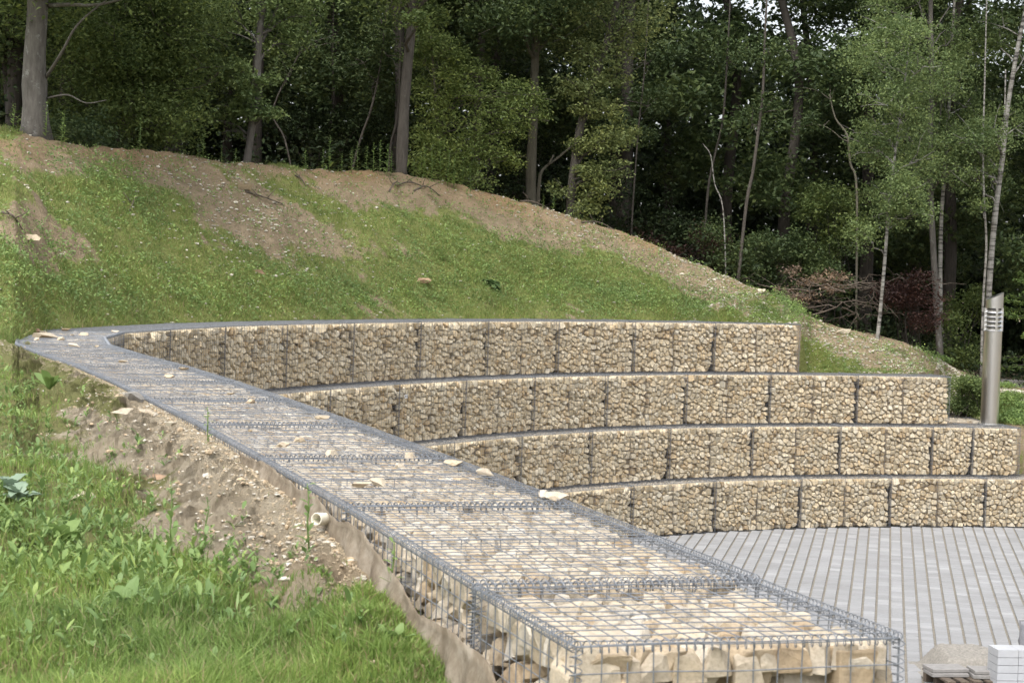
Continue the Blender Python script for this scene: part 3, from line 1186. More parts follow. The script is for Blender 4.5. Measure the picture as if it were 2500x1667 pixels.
C4 = tier_curve(4) - CN * 0.01
far4 = C4[10 * 12:]
poly = np.vstack([far4, [[22, 41.5], [22, 15.0], [3.0, 15.0]], (C4[:10 * 12])[::-1][0:0]])
near_in = tier_curve(1)[:11 * 12]
poly = np.vstack([near_in + np.array([0.05, 0]), far4[12:], [[22, 41.0], [22, 3.0], [3.0, 3.0]]])
cen = np.array([6.0, 28.0])
F_ = np.array([[len(poly), i, (i + 1) % len(poly)] for i in range(len(poly))])
bed = obj('paving', mesh_np('paving', np.column_stack([np.vstack([poly, cen]), np.zeros(len(poly) + 1)]), [F_], MAT_SAND))
tag(bed, 'grey block paving of the court with sandy joints', kind='structure')
cu = np.array([0.187, 0.982])
cu /= np.linalg.norm(cu)
cv = np.array([cu[1], -cu[0]])
PW, PL, JW, JL = 0.205, 0.230, 0.034, 0.015
org = np.array([6.0, 30.0])
ii, jj = np.meshgrid(np.arange(-60, 80), np.arange(-40, 60), indexing='ij')
cc_ = org + ii[..., None] * PW * cv + jj[..., None] * PL * cu
cc_ = cc_.reshape(-1, 2)
# keep those in front of the bottom row, right of the near wall and in or close to the picture
xp, yp = pix(np.column_stack([cc_, np.zeros(len(cc_))]))
ylim = np.interp(cc_[:, 0], far4[:, 0], far4[:, 1])
edge_y = np.interp(xp, _ex, _ey)
ok = (cc_[:, 1] < ylim - 0.10) & (cc_[:, 1] > 22.5) & (xp > 1300) & (xp < 2720) & (yp < 1900) & ((yp < edge_y + 130) | (xp > 2190))
cc_, yp, xp = cc_[ok], yp[ok], xp[ok]
hx, hy, ht, ch = (PW - JW) / 2, (PL - JL) / 2, 0.022, 0.004


def paver_verts():
    return np.array([[-hx, -hy, 0], [hx, -hy, 0], [hx, hy, 0], [-hx, hy, 0], [-hx, -hy, ht - ch], [hx, -hy, ht - ch], [hx, hy, ht - ch], [-hx, hy, ht - ch],
                     [-hx + ch, -hy + ch, ht], [hx - ch, -hy + ch, ht], [hx - ch, hy - ch, ht], [-hx + ch, hy - ch, ht]])


PQ = np.array([[0, 1, 5, 4], [1, 2, 6, 5], [2, 3, 7, 6], [3, 0, 4, 7], [4, 5, 9, 8], [5, 6, 10, 9], [6, 7, 11, 10], [7, 4, 8, 11], [8, 9, 10, 11]])
rot_p = math.atan2(cv[1], cv[0])
pme = mesh_np('paver', paver_verts(), [PQ], MAT_PAVER)
vis = (yp < 1667) & (xp < 2500) & ((yp < edge_y[ok] - 2) | (xp > 2200))
order = np.argsort(-np.where(vis, yp, -1))
mbp = MB()
cr_, sr_ = math.cos(rot_p), math.sin(rot_p)
RM = np.array([[cr_, -sr_, 0], [sr_, cr_, 0], [0, 0, 1]])
rgp = np.random.default_rng(5)
for rank, k in enumerate(order):
    x, y = cc_[k]
    dz = rgp.uniform(-0.002, 0.002)
    if rank < 300:
        o = obj('paver', pme, bed, (x, y, dz))
        o.rotation_euler = (rgp.normal(0, 0.004), rgp.normal(0, 0.004), rot_p + rgp.normal(0, 0.006))
    else:
        V = paver_verts()
        V[:, 2] += dz + V[:, 0] * rgp.normal(0, 0.006) + V[:, 1] * rgp.normal(0, 0.006)
        mbp.add(V @ RM.T + np.array([x, y, 0]), PQ)
o = obj('far_pavers', mbp.mesh('far_pavers', MAT_PAVER), bed)
o['kind'] = 'stuff'

# ------------------------------------------------------------------ stainless lamp bollard
m, t, b = M('brushed_steel')
b.inputs['Base Color'].default_value = (0.72, 0.715, 0.70, 1)
b.inputs['Metallic'].default_value = 1.0
b.inputs['Roughness'].default_value = 0.28
b.inputs['Anisotropic'].default_value = 0.6
MAT_STEEL = m
BX = at_z(2415, 1036, 2.0)
bol = empty('lamp_bollard', BX)
tag(bol, 'tall stainless steel lamp bollard with louvres and slanted top', 'lamp')
BR = 0.187
kz = BX[1] / FPX


def ring(mb, r0, z0, r1, z1, n=40, inner=None):
    a = np.arange(n) * 2 * np.pi / n
    V = np.concatenate([np.stack([r0 * np.cos(a), r0 * np.sin(a), np.full(n, z0)], 1), np.stack([r1 * np.cos(a), r1 * np.sin(a), np.full(n, z1)], 1)])
    k = np.arange(n)
    k2 = (k + 1) % n
    mb.add(V, np.stack([k, k2, n + k2, n + k], 1))


mb = MB()
ring(mb, BR, 0, BR, 1.965)
ring(mb, BR, 1.965, 0.02, 1.97)
obj('pole', mb.mesh('pole', MAT_STEEL, True), bol)
mb = MB()
ring(mb, BR * 1.35, 0.0, BR * 1.35, 0.018)
ring(mb, BR * 1.35, 0.018, 0.02, 0.02)
bpl = obj('base_plate', mb.mesh('base_plate', MAT_STEEL), bol)
for a in (0.4, 1.97, 3.54, 5.11):
    mb = MB()
    mb.tube([[math.cos(a) * BR * 1.2, math.sin(a) * BR * 1.2, 0.018], [math.cos(a) * BR * 1.2, math.sin(a) * BR * 1.2, 0.04]], 0.012, 6)
    obj('bolt', mb.mesh('bolt', MAT_STEEL), bpl)
mb = MB()
ring(mb, BR * 0.72, 1.96, BR * 0.72, 2.46)
head = obj('lamp_core', mb.mesh('lamp_core', plain('dark_grey_core', (0.10, 0.10, 0.105), 0.5, 0.5), True), bol)
for i in range(5):
    mb = MB()
    z0 = 1.975 + i * 0.093
    ring(mb, BR * 1.07, z0, BR * 0.74, z0 + 0.065)
    ring(mb, BR * 0.74, z0 + 0.004, BR * 1.07, z0)
    obj('louvre_ring', mb.mesh('louvre_ring', MAT_STEEL, True), head)
for a in (-1.48, -0.2, 1.6, 3.0):
    mb = MB()
    mb.box((math.cos(a) * BR * 0.93, math.sin(a) * BR * 0.93, 2.21), (0.045, 0.05, 0.49), a)
    obj('strut', mb.mesh('strut', MAT_STEEL), head)
mb = MB()
n = 40
a = np.arange(n) * 2 * np.pi / n
zt_ = 2.70 + 0.085 * np.cos(a)
V = np.concatenate([np.stack([BR * np.cos(a), BR * np.sin(a), np.full(n, 2.445)], 1), np.stack([BR * np.cos(a), BR * np.sin(a), zt_], 1), [[0, 0, 2.70], [0, 0, 2.445]]])
k = np.arange(n)
k2 = (k + 1) % n
mb.add(V, np.stack([k, k2, n + k2, n + k], 1), np.concatenate([np.stack([n + k, n + k2, np.full(n, 2 * n)], 1), np.stack([k2, k, np.full(n, 2 * n + 1)], 1)]))
me = mb.mesh('slanted_cap', MAT_STEEL, False)
obj('slanted_cap', me, bol)

# ------------------------------------------------------------------ building material at the lower right
MAT_SLAB = plain('concrete_slab', (0.25, 0.24, 0.228), 0.85, 0, 0.15, 14, 0.4)
MAT_WOOD = plain('pallet_wood', (0.11, 0.085, 0.062), 0.9, 0, 0.35, 9, 0.5)
MAT_WHITE = plain('white_block', (0.42, 0.43, 0.445), 0.75, 0, 0.06, 10, 0.2)
m, t, b = M('shrink_wrap')
b.inputs['Base Color'].default_value = (0.42, 0.42, 0.46, 1)
b.inputs['Roughness'].default_value = 0.25
b.inputs['Transmission Weight'].default_value = 0.25
bump(t, b, noise(t, world_pos(t), 9, 4), 0.7, 0.03)
MAT_WRAP = m
MAT_HEAP = plain('sand_heap', (0.27, 0.252, 0.22), 0.97, 0, 0.3, 30, 0.9)
PB = at_z(2355, 1676, 0.02)
pal = empty('pallet', PB, 0.18)
tag(pal, 'worn wooden pallet under the loose concrete slabs', 'pallet')
for y in (-0.33, 0.0, 0.33):
    for x in (-0.33, 0.0, 0.33):
        mb = MB()
        mb.box((x, y, 0.075), (0.12, 0.10, 0.11))
        obj('block', mb.mesh('block', MAT_WOOD), pal)
    mb = MB()
    mb.box((0, y, 0.010), (0.78, 0.10, 0.018))
    obj('bottom_board', mb.mesh('bottom_board', MAT_WOOD), pal)
for x in (-0.34, -0.17, 0.0, 0.17, 0.34):
    mb = MB()
    mb.box((x, 0, 0.143), (0.11, 0.80, 0.022))
    obj('deck_board', mb.mesh('deck_board', MAT_WOOD), pal)
SL = [(-0.25, 0.0, 0.155, 0.14, 'lowest grey slab on the left of the pallet'), (-0.245, 0.03, 0.205, 0.19, 'upper left grey slab lying on another on the pallet'),
      (0.245, -0.15, 0.158, 0.02, 'lowest grey slab on the right of the pallet'), (0.262, -0.12, 0.209, 0.10, 'upper right grey slab with a chipped edge on the pallet')]
for x, y, z, rz, lab in SL:
    mb = MB()
    hx_, hy_, hz_ = 0.235, 0.165, 0.046
    e = 0.006
    V = []
    for zz, ins in ((0, e), (e, 0), (hz_ - e, 0), (hz_, e)):
        V += [[-hx_ + ins, -hy_ + ins, zz], [hx_ - ins, -hy_ + ins, zz], [hx_ - ins, hy_ - ins, zz], [-hx_ + ins, hy_ - ins, zz]]
    q = [[3, 2, 1, 0], [12, 13, 14, 15]]
    for l in range(3):
        for s_ in range(4):
            q.append([l * 4 + s_, l * 4 + (s_ + 1) % 4, l * 4 + 4 + (s_ + 1) % 4, l * 4 + 4 + s_])
    mb.add(V, q)
    o = obj('concrete_slab', mb.mesh('concrete_slab', MAT_SLAB))
    cz, sz = math.cos(0.18), math.sin(0.18)
    o.location = (PB[0] + cz * x - sz * y, PB[1] + sz * x + cz * y, PB[2] + z)
    o.rotation_euler = (0, 0, rz)
    tag(o, lab, 'slab', 'slabs on the pallet')
WB = at_z(2470, 1692, 0.02)
pk = empty('block_pack', WB, 0.12)
tag(pk, 'neat pack of white blocks beside the slab pallet', 'block pack')
for r_ in range(6):
    for c_ in range(3):
        mb = MB()
        mb.box((-0.13 + c_ * 0.262, 0, 0.05 + r_ * 0.094), (0.256, 0.34, 0.088))
        obj('block', mb.mesh('block', MAT_WHITE), pk)
WP = at_z(2535, 1690, 0.02)
wpk = empty('wrapped_pack', WP, 0.1)
tag(wpk, 'tall pallet load wrapped in clear plastic at the right picture edge', 'pallet load')
mb = MB()
mb.box((0.08, 0.02, 0.07), (0.5, 0.5, 0.13))
obj('pallet_base', mb.mesh('pallet_base', MAT_WOOD), wpk)
mb = MB()
nz, na = 14, 32
V = []
for i in range(nz + 1):
    z = 0.14 + 0.70 * i / nz
    for j in range(na):
        a = 2 * math.pi * j / na
        q = max(abs(math.cos(a)), abs(math.sin(a)))
        r_ = 0.27 / q * (0.97 if q > 0.75 else 0.94) + rgp.normal(0, 0.006)
        V.append([r_ * math.cos(a) + 0.08, r_ * math.sin(a) + 0.02, z])
V.append([0.08, 0.02, 0.85])
q = [[i * na + j, i * na + (j + 1) % na, (i + 1) * na + (j + 1) % na, (i + 1) * na + j] for i in range(nz) for j in range(na)]
mb.add(V, q, [[nz * na + j, nz * na + (j + 1) % na, (nz + 1) * na] for j in range(na)])
obj('plastic_wrap', mb.mesh('plastic_wrap', MAT_WRAP, True), wpk)
HB = at_z(2385, 1645, 0.02)
gx, gy = np.meshgrid(np.linspace(-0.75, 0.75, 60), np.linspace(-0.7, 0.7, 50), indexing='ij')
dd_ = np.maximum(np.abs(gx) / 0.70, np.abs(gy) / 0.62)
gz = 0.30 * sstep(1.0, 0.55, dd_) * (1 + 0.2 * fbm(gx * 2, gy * 2, 3, 3)) + fbm(gx * 12, gy * 12, 7, 3) * 0.02 * sstep(1, 0.8, dd_)
V = np.stack([gx, gy, gz], -1).reshape(-1, 3)
i, j = np.meshgrid(np.arange(59), np.arange(49), indexing='ij')
a = (i * 50 + j).ravel()
hp_ = obj('sand_heap', mesh_np('sand_heap', V, [np.stack([a, a + 50, a + 51, a + 1], 1)], MAT_HEAP, True), None, (HB[0], HB[1], 0.022))
tag(hp_, 'low flat heap of grey sand behind the slab pallet', 'sand heap')

# ------------------------------------------------------------------ small tag on the second row
tx = on_curve_px(tier_curve(2), 2.85, 988)
i_ = int(np.argmin(np.hypot(*(tier_curve(2) - tx).T)))
nd = -CN[i_] / np.linalg.norm(CN[i_])
tz = at_y(988, 967, tx[1])[2]
tg = empty('number_plate', (tx[0] + nd[0] * 0.03, tx[1] + nd[1] * 0.03, tz), math.atan2(nd[1], nd[0]) + math.pi / 2)
tag(tg, 'small white plate with two dark marks wired to the second row', 'plate')
mb = MB()
mb.box((0, 0, 0), (0.085, 0.004, 0.062))
obj('plate', mb.mesh('plate', plain('white_plastic', (0.72, 0.72, 0.72), 0.5, 0, 0.05)), tg)
for x_ in (-0.022, 0.02):
    mb = MB()
    mb.box((x_, -0.004, 0.001), (0.014, 0.003, 0.036))
    obj('printed_mark', mb.mesh('printed_mark', plain('print_black', (0.03, 0.03, 0.04), 0.6)), tg)

# ------------------------------------------------------------------ fabric strip and drain pipe along the near wall
m, t, b = M('geotextile')
pp = world_pos(t)
t.links.new(ramp(t, noise(t, pp, 6, 5, 0.7), [(0.34, (0.15, 0.115, 0.075)), (0.5, (0.23, 0.185, 0.13)), (0.66, (0.36, 0.31, 0.24))]), b.inputs['Base Color'])
b.inputs['Roughness'].default_value = 0.95
bump(t, b, noise(t, pp, 90, 6, 0.8), 0.9, 0.006)
MAT_CLOTH = m
CS = dense(OUTN)
cums = np.concatenate([[0], np.cumsum(np.hypot(*np.diff(CS, axis=0).T))])


def wall_s(s_):
    p = np.array([np.interp(s_, cums, CS[:, 0]), np.interp(s_, cums, CS[:, 1])])
    p2 = np.array([np.interp(s_ + 0.05, cums, CS[:, 0]), np.interp(s_ + 0.05, cums, CS[:, 1])])
    d = (p2 - p) / np.linalg.norm(p2 - p)
    return p, np.array([-d[1], d[0]])


ns, nv_ = 150, 8
V = []
for i in range(ns + 1):
    s_ = -0.0 + 5.4 * i / ns
    p, n = wall_s(s_)
    az = (p + n * 0.05)[0] / (p + n * 0.05)[1]
    gz_ = float(near_z(az, (p + n * 0.06)[1], False))
    wob = float(fbm(np.array(s_ * 2.6), np.array(0.3), 61, 3))
    topz = np.interp(s_, [0, 0.3, 0.7, 1.1, 1.6, 2.1, 2.5, 3.0, 3.6, 4.5, 5.4], [3.55, 3.64, 3.80, 3.83, 3.82, 3.88, 3.955, 3.95, 3.965, 3.985, 3.985]) + wob * 0.05 + 0.012 * float(fbm(np.array(s_ * 14), np.array(0.7), 67, 3))
    out_ = np.interp(s_, [0, 0.5, 1.0, 1.8, 5.4], [0.07, 0.05, 0.03, 0.03, 0.02]) + abs(wob) * 0.03 + 0.006 * math.sin(s_ * 31)
    for j in range(nv_ + 1):
        k = j / nv_
        z = topz * (1 - k) + (gz_ - 0.10) * k
        off = 0.03 + out_ * (math.sin(k * 2.4) * 0.9) + 0.018 * math.sin(s_ * 23 + k * 4) * k
        if j == 0:
            off += 0.012
        q = p + n * off
        V.append([q[0], q[1], z])
a = np.array([[i * (nv_ + 1) + j, (i + 1) * (nv_ + 1) + j, (i + 1) * (nv_ + 1) + j + 1, i * (nv_ + 1) + j + 1] for i in range(ns) for j in range(nv_)])
o = obj('geotextile_strip', mesh_np('geotextile_strip', V, [a], MAT_CLOTH, True))
md = o.modifiers.new('thick', 'SOLIDIFY')
md.thickness = 0.004
tag(o, 'tan geotextile cloth strip hanging along the near wall beside the soil', 'cloth')
pw, pn = wall_s(3.18)
PP = np.array([*(pw + pn * 0.075), 3.925])
pd = np.array([-0.45, -0.85, 0.10])
pd /= np.linalg.norm(pd)
mb = MB()
a0 = np.array([0, 0, 0.0])
ring_pts = [(-0.05, 0.028), (0.03, 0.028), (0.034, 0.026), (0.03, 0.021), (-0.05, 0.019)]
sdn = 20
e1 = np.cross(pd, [0, 0, 1.0])
e1 /= np.linalg.norm(e1)
e2_ = np.cross(pd, e1)
an = np.arange(sdn) * 2 * np.pi / sdn
V = np.concatenate([pd * l + r_ * (np.cos(an)[:, None] * e1 + np.sin(an)[:, None] * e2_) for l, r_ in ring_pts])
q = [[l * sdn + j, l * sdn + (j + 1) % sdn, (l + 1) * sdn + (j + 1) % sdn, (l + 1) * sdn + j] for l in range(4) for j in range(sdn)]
mb.add(V, q)
o = obj('drain_pipe', mb.mesh('drain_pipe', plain('cream_plastic', (0.66, 0.62, 0.50), 0.45, 0, 0.08), True), None, tuple(PP))
tag(o, 'short cream plastic pipe end sticking out beside the near wall', 'pipe')

# ------------------------------------------------------------------ stones lying about
def rock(lvl, size, flat, seed, mat, p=10, k=10):
    rng = np.random.default_rng(seed)
    U, F = ico(lvl)
    N = rng.normal(size=(k, 3))
    N /= np.linalg.norm(N, axis=1)[:, None]
    N = np.vstack([N, [[0, 0, 1], [0, 0, -1]]])
    d = np.concatenate([rng.uniform(0.75, 1.2, k), [0.85, 0.7]])
    N /= np.linalg.norm(N, axis=1)[:, None]
    V, F = hull_stone(N, d, 0.06, rng)
    V = V * np.array([1.0, rng.uniform(0.65, 0.9), flat]) * size
    V[:, 2] -= V[:, 2].min()
    return mesh_np('loose_stone', V, [F], mat, False)


LS = [rock(3, 1.0, rgp.uniform(0.45, 0.75), 100 + i, MAT_STONE) for i in range(7)]
rgl = np.random.default_rng(77)
NRc = dense(NR)
cumr = np.concatenate([[0], np.cumsum(np.hypot(*np.diff(NRc, axis=0).T))])
spots = [(1360, 1222, 0.055), (1325, 1213, 0.045), (806, 1114, 0.050), (1109, 1137, 0.045), (733, 1080, 0.042), (1180, 1160, 0.05), (1000, 1118, 0.045), (690, 1092, 0.04), (875, 1190, 0.045), (925, 1186, 0.05), (780, 1024, 0.05), (415, 1040, 0.05)]
for i in range(30):
    s_ = 2.0 + 19.5 * rgl.random() ** 0.75
    l_ = rgl.uniform(0.06, 0.94)
    p = np.array([np.interp(s_, cumr, NRc[:, 0]), np.interp(s_, cumr, NRc[:, 1])])
    j = int(np.argmin(np.hypot(*(NRc - p).T)))
    n = normals_out(NRc)[j] if i == 0 else _NO[j]
    if i == 0:
        _NO = normals_out(NRc)
    if i < len(spots):
        q = at_z(spots[i][0], spots[i][1], 4.0)[:2]
        sz = spots[i][2] * 0.62
    else:
        q = p + n * l_
        sz = rgl.uniform(0.012, 0.030) * (1 + 0.3 * (s_ > 9))
    if sz > 0.04 and i >= len(spots) and rgl.random() < 0.4:
        sz *= 0.6
    o = obj('loose_stone', LS[int(rgl.integers(0, 7))], None, (q[0], q[1], 4.003))
    o.scale = (sz, sz, sz)
    o.rotation_euler = (0, 0, rgl.uniform(0, 6.3))
    tag(o, 'small pale loose stone lying on the wire lid of the near wall', 'stone', 'loose stones on the lid of the near wall')
NAMED = [(357, 1100, 3.72, 0.085, 'white rounded stone in the grass at the foot of the soil mound', MAT_STONE), (325, 1000, 3.93, 0.16, 'rough grey stone half set in the soil mound by the wall', MAT_HEAP),
         (395, 1243, 3.62, 0.15, 'flat reddish brown stone lying in the grass', 'br'), (100, 830, 3.97, 0.16, 'pale boulder at the far corner of the near wall lid', MAT_STONE),
         (75, 822, 3.95, 0.22, 'brown boulder beside the corner of the near wall', 'br'), (210, 1290, 3.55, 0.09, 'pale stone between the weeds at the left', MAT_STONE), (725, 1313, 3.74, 0.045, 'small red brick shard on the bare soil', 'red')]
MAT_BR = plain('brown_stone', (0.30, 0.20, 0.125), 0.95, 0, 0.3, 12, 0.6)
MAT_RED = plain('red_brick', (0.36, 0.13, 0.075), 0.9, 0, 0.2, 20, 0.4)
for i, (px, py, z, sz, lab, mt) in enumerate(NAMED):
    mt = MAT_BR if mt == 'br' else MAT_RED if mt == 'red' else mt
    q = at_z(px, py, z)
    fl = 0.28 if 'flat' in lab or 'shard' in lab else 0.6
    o = obj('loose_stone', rock(3, 1.0, fl, 300 + i, mt), None, (q[0], q[1], float(near_z(q[0] / q[1], q[1])) - sz * 0.15 if q[1] < 22 else z))
    sz *= 0.55
    o.scale = (sz, sz, sz)
    o.rotation_euler = (0, 0, i * 1.3)
    tag(o, lab, 'stone')

# chips on the bare soil, near and on the bank
def chips(name, P, smin, smax, mat, seed, flat=0.45):
    rng = np.random.default_rng(seed)
    U, F = ico(1)
    n = len(P)
    s = rng.uniform(smin, smax, n) * (1 + (rng.random(n) > 0.9) * 0.8)
    sc = np.stack([rng.uniform(0.7, 1.3, n), rng.uniform(0.5, 0.9, n), rng.uniform(0.6, 1.2, n) * flat], 1) * s[:, None]
    a = rng.uniform(0, 6.3, n)
    V = U[None] * (1 + rng.normal(0, 0.13, (n, len(U), 1))) * sc[:, None, :]
    c_, s_ = np.cos(a)[:, None], np.sin(a)[:, None]
    V = np.stack([V[..., 0] * c_ - V[..., 1] * s_, V[..., 0] * s_ + V[..., 1] * c_, V[..., 2]], -1) + P[:, None, :]
    Fa = (F[None] + (np.arange(n) * len(U))[:, None, None]).reshape(-1, 3)
    o = obj(name, mesh_np(name, V.reshape(-1, 3), [Fa], mat, False))
    o['kind'] = 'stuff'
    return o


rgc = np.random.default_rng(91)


def bank_points(n, rng, lo=0.0, hi=1.02, azr=(-0.275, 0.245)):
    az = rng.uniform(*azr, n)
    y0, yc = np.interp(az, F_AZ, F_Y), np.interp(az, CR_AZ, CR_Y)
    y = y0 + (yc - y0) * rng.uniform(lo, hi, n)
    z = bank_z(az, y)
    return az, y, z


az, y, z = bank_points(26000, rgc)
px_, py_ = pix(np.stack([az * y, y, z], -1))
wgt = 0.03 + 0.35 * blob(px_, py_, [(640, 555, 200, 90, 0.3), (760, 520, 120, 60, 0.3), (560, 440, 200, 40, 0.2), (1330, 520, 200, 40, 0.5), (2080, 850, 200, 50, 0.3), (1750, 690, 200, 60, 0.5)])
k = rgc.random(len(az)) < wgt
P = np.stack([az * y, y, z + 0.012], -1)[k]
MAT_CHIP = plain('pale_chip', (0.50, 0.46, 0.38), 0.95, 0, 0.35, 3)
tag(chips('bank_chips', P, 0.012, 0.034, MAT_CHIP, 3), 'pale stone chips scattered over the bank', 'chips')
az = rgc.uniform(-0.27, 0.03, 9000)
y = 5.2 + (near_edge(az) - 5.25) * rgc.random(9000) ** 0.8
g, _o2 = near_masks(az, y, np.full_like(y, 3.6))
k = (rgc.random(9000) > g * 1.5) & (rgc.random(9000) < 0.4)
az, y = az[k], y[k]
P = np.stack([az * y, y, near_z(az, y) + 0.004], -1)
tag(chips('soil_chips', P, 0.004, 0.014, MAT_CHIP, 4), 'pale pebbles in the loose soil by the near wall', 'chips')
ca = rgc.uniform(-0.24, 0.02, 16000)
cyy = near_edge(ca) - 0.08 - 1.6 * rgc.random(16000) ** 1.3
kk = (cyy > 5.6) & (rgc.random(16000) < 0.8)
ca, cyy = ca[kk], cyy[kk]
Cr = np.stack([ca * cyy, cyy, near_z(ca, cyy) + 0.001], -1)
tag(chips('soil_crumbs', Cr, 0.002, 0.0065, plain('soil_crumb', (0.385, 0.315, 0.215), 0.97, 0, 0.3, 8), 8, 0.8), 'fine crumbs of dry soil on the mound', 'crumbs')
k = rgc.random(len(P)) < 0.6
tag(chips('soil_clods', P[k] + rgc.normal(0, 0.05, (k.sum(), 3)) * np.array([1, 1, 0]), 0.005, 0.015, plain('soil_clod', (0.40, 0.31, 0.205), 0.97, 0, 0.3, 8), 6, 0.75), 'clods of dry soil by the near wall', 'clods')

# ------------------------------------------------------------------ foliage builders
def leaf_quads(C, size, rng, up=0.6, aspect=0.55):
    """C (n,3) leaf centres -> V, F; each leaf a bent diamond of two triangles"""
    n = len(C)
    N = rng.normal(size=(n, 3))
    N[:, 2] = np.abs(N[:, 2]) + up
    N /= np.linalg.norm(N, axis=1)[:, None]
    T = rng.normal(size=(n, 3))
    T -= N * np.sum(T * N, 1)[:, None]
    T /= np.linalg.norm(T, axis=1)[:, None] + 1e-9
    B = np.cross(N, T)
    s = (size * rng.uniform(0.65, 1.3, n))[:, None]
    V = np.stack([C - T * s * 0.5, C + B * s * aspect * 0.5 + N * s * 0.10, C + T * s * 0.5, C - B * s * aspect * 0.5 + N * s * 0.10], 1)
    return V.reshape(-1, 3), np.arange(4 * n).reshape(n, 4)


def puff_points(puffs, rng, per=16, spr=0.30, flat=0.55):
    out = []
    for c_, rh, rv, n in puffs:
        k = max(1, n // per)
        D = rng.normal(size=(k, 3))
        D /= np.linalg.norm(D, axis=1)[:, None]
        D *= (rng.random(k) ** 0.42)[:, None]
        S = np.asarray(c_) + D * np.array([rh, rh, rv])
        sr = np.clip(rh * spr, 0.12, 0.42)
        L = rng.normal(size=(k, per, 3)) * np.array([sr, sr, sr * flat]) * 0.75
        out.append((S[:, None, :] + L).reshape(-1, 3))
    return np.concatenate(out)


def crown_mesh(puffs, size, rng, mat, per=16, spr=0.30, up=0.6, aspect=0.55, name='crown', flat=0.55):
    V, F = leaf_quads(puff_points(puffs, rng, per, spr, flat), size, rng, up, aspect)
    return mesh_np(name, V, [F], mat, False)


def bent(p, q, rng, n=5, amp=0.06):
    p, q = np.asarray(p, float), np.asarray(q, float)
    k = np.linspace(0, 1, n)[:, None]
    L = np.linalg.norm(q - p)
    P = p * (1 - k) + q * k
    P[1:-1] += rng.normal(0, amp * L, (n - 2, 3)) * 0.6
    P[:, 2] += (np.sin(k[:, 0] * np.pi) * L * 0.05)
    return P


def smooth_path(P, n=4):
    return dense(np.asarray(P, float), n)


def tree_px(name, label, y, path, widths, puffs, leaf, bark, size=0.10, cat='tree', group=None, branches=(), per=16, limbs=True, seed=1, fresh_base=True, spr=0.30, up=0.6, aspect=0.55):
    """trunk path and puffs as picture positions at range y (puff: px, py, dy, radius m, vertical radius m, leaves)"""
    rng = np.random.default_rng(seed)
    P = np.array([at_y(px, py, y) for px, py in path])
    g = bank_z(P[0][0] / y, y)
    P[0][2] = min(P[0][2], float(g)) - 0.08
    base = P[0].copy()
    root = empty(name, base)
    tag(root, label, cat, group)
    Q = smooth_path(P - base)
    kw_ = 1.0 if 'big left' in label or 'big tree' in label else (0.66 if bark is BARK_BIRCH or 'birch' in label else 0.76)
    r = np.interp(np.linspace(0, 1, len(Q)), np.linspace(0, 1, len(widths)), widths) * kw_ * y / FPX / 2
    r = r * (1 + rng.normal(0, 0.035, len(r)))
    r[0] *= 1.3
    mb = MB()
    mb.tube(Q, r, 12)
    obj('trunk', mb.mesh('trunk', bark, True), root)
    if branches:
        for br in branches:
            B = np.array([at_y(px, py, y + dy) for px, py, dy in br[0]]) - base
            mb = MB()
            Bq = smooth_path(B)
            mb.tube(Bq, np.linspace(br[1], br[2], len(Bq)) * kw_ * y / FPX / 2, 8)
            obj('branch', mb.mesh('branch', bark, True), root)
    pf = []
    lims = []
    for px, py, dy, rh, rv, n in puffs:
        mbt = MB()
        c_ = at_y(px, py, y + dy) - base
        pf.append((c_, rh, max(rv, rh * 0.72), int(n * 2.2)))
        if limbs:
            # limb from the trunk a bit below
            k = int(np.argmin(np.abs(Q[:, 2] - (c_[2] - 0.5 * rh - 0.2))))
            tw = bent(Q[k], c_, rng, 6)
            mbt.tube(tw, np.linspace(min(r[k] * 0.45, 0.05), 0.006, len(tw)), 5, False)
            for _ in range(3):
                e = c_ + rng.normal(0, 0.6, 3) * np.array([rh, rh, rv])
                tw2 = bent(tw[3], e, rng, 4)
                mbt.tube(tw2, np.linspace(0.014, 0.004, len(tw2)), 4, False)
            lims.append(mbt)
    if pf:
        obj('crown', crown_mesh(pf, size * 0.95, rng, leaf, per, spr, up, aspect), root)
        for mbt in lims:
            obj('limb', mbt.mesh('limb', bark, True), root)
    return root


def cy(px, extra=1.0):
    r_ = ray(px, 400)
    return float(np.interp(r_[0] / r_[1], CR_AZ, CR_Y)) + extra


def canopy(x0, x1, y0, y1, n, rad, leaves, rng, dy=2.5, rv=0.6):
    return [(rng.uniform(x0, x1), rng.uniform(y0, y1), rng.uniform(-dy, dy), rad * rng.uniform(0.7, 1.3), rad * rv * rng.uniform(0.7, 1.3), int(leaves)) for _ in range(n)]


rt = np.random.default_rng(17)
# big trunk at the left edge
tree_px('oak_tree', 'thick grey trunk of the big tree at the left edge of the bank', cy(85, 0.2), [(88, 345), (84, 160), (92, 10), (99, -300), (104, -700)], [72, 56, 52, 46, 36],
        canopy(-150, 420, -420, -40, 9, 1.3, 1000, rt), LEAF_MID, BARK_GREY, 0.11, seed=21,
        branches=[([(118, 14, 0), (170, 12, -0.3), (240, 12, -0.5), (330, -10, -0.8)], 12, 4), ([(112, 190, 0), (150, 130, -0.5), (190, 60, -0.8), (260, 0, -1)], 9, 3), ([(115, 240, 0), (165, 232, -0.4), (210, 252, -0.6), (260, 245, -0.8)], 5, 2)])
tree_px('oak_tree', 'dark double trunk half hidden behind the big left tree', cy(40, 5), [(30, 330), (42, 130), (40, -50), (45, -400)], [46, 44, 44, 36],
        canopy(-120, 200, -150, 200, 9, 1.2, 1100, rt), LEAF_DARK, BARK_DARK, 0.11, seed=22, branches=[([(28, 300, 0.2), (15, 150, 0.3), (5, 0, 0.3)], 26, 18)])
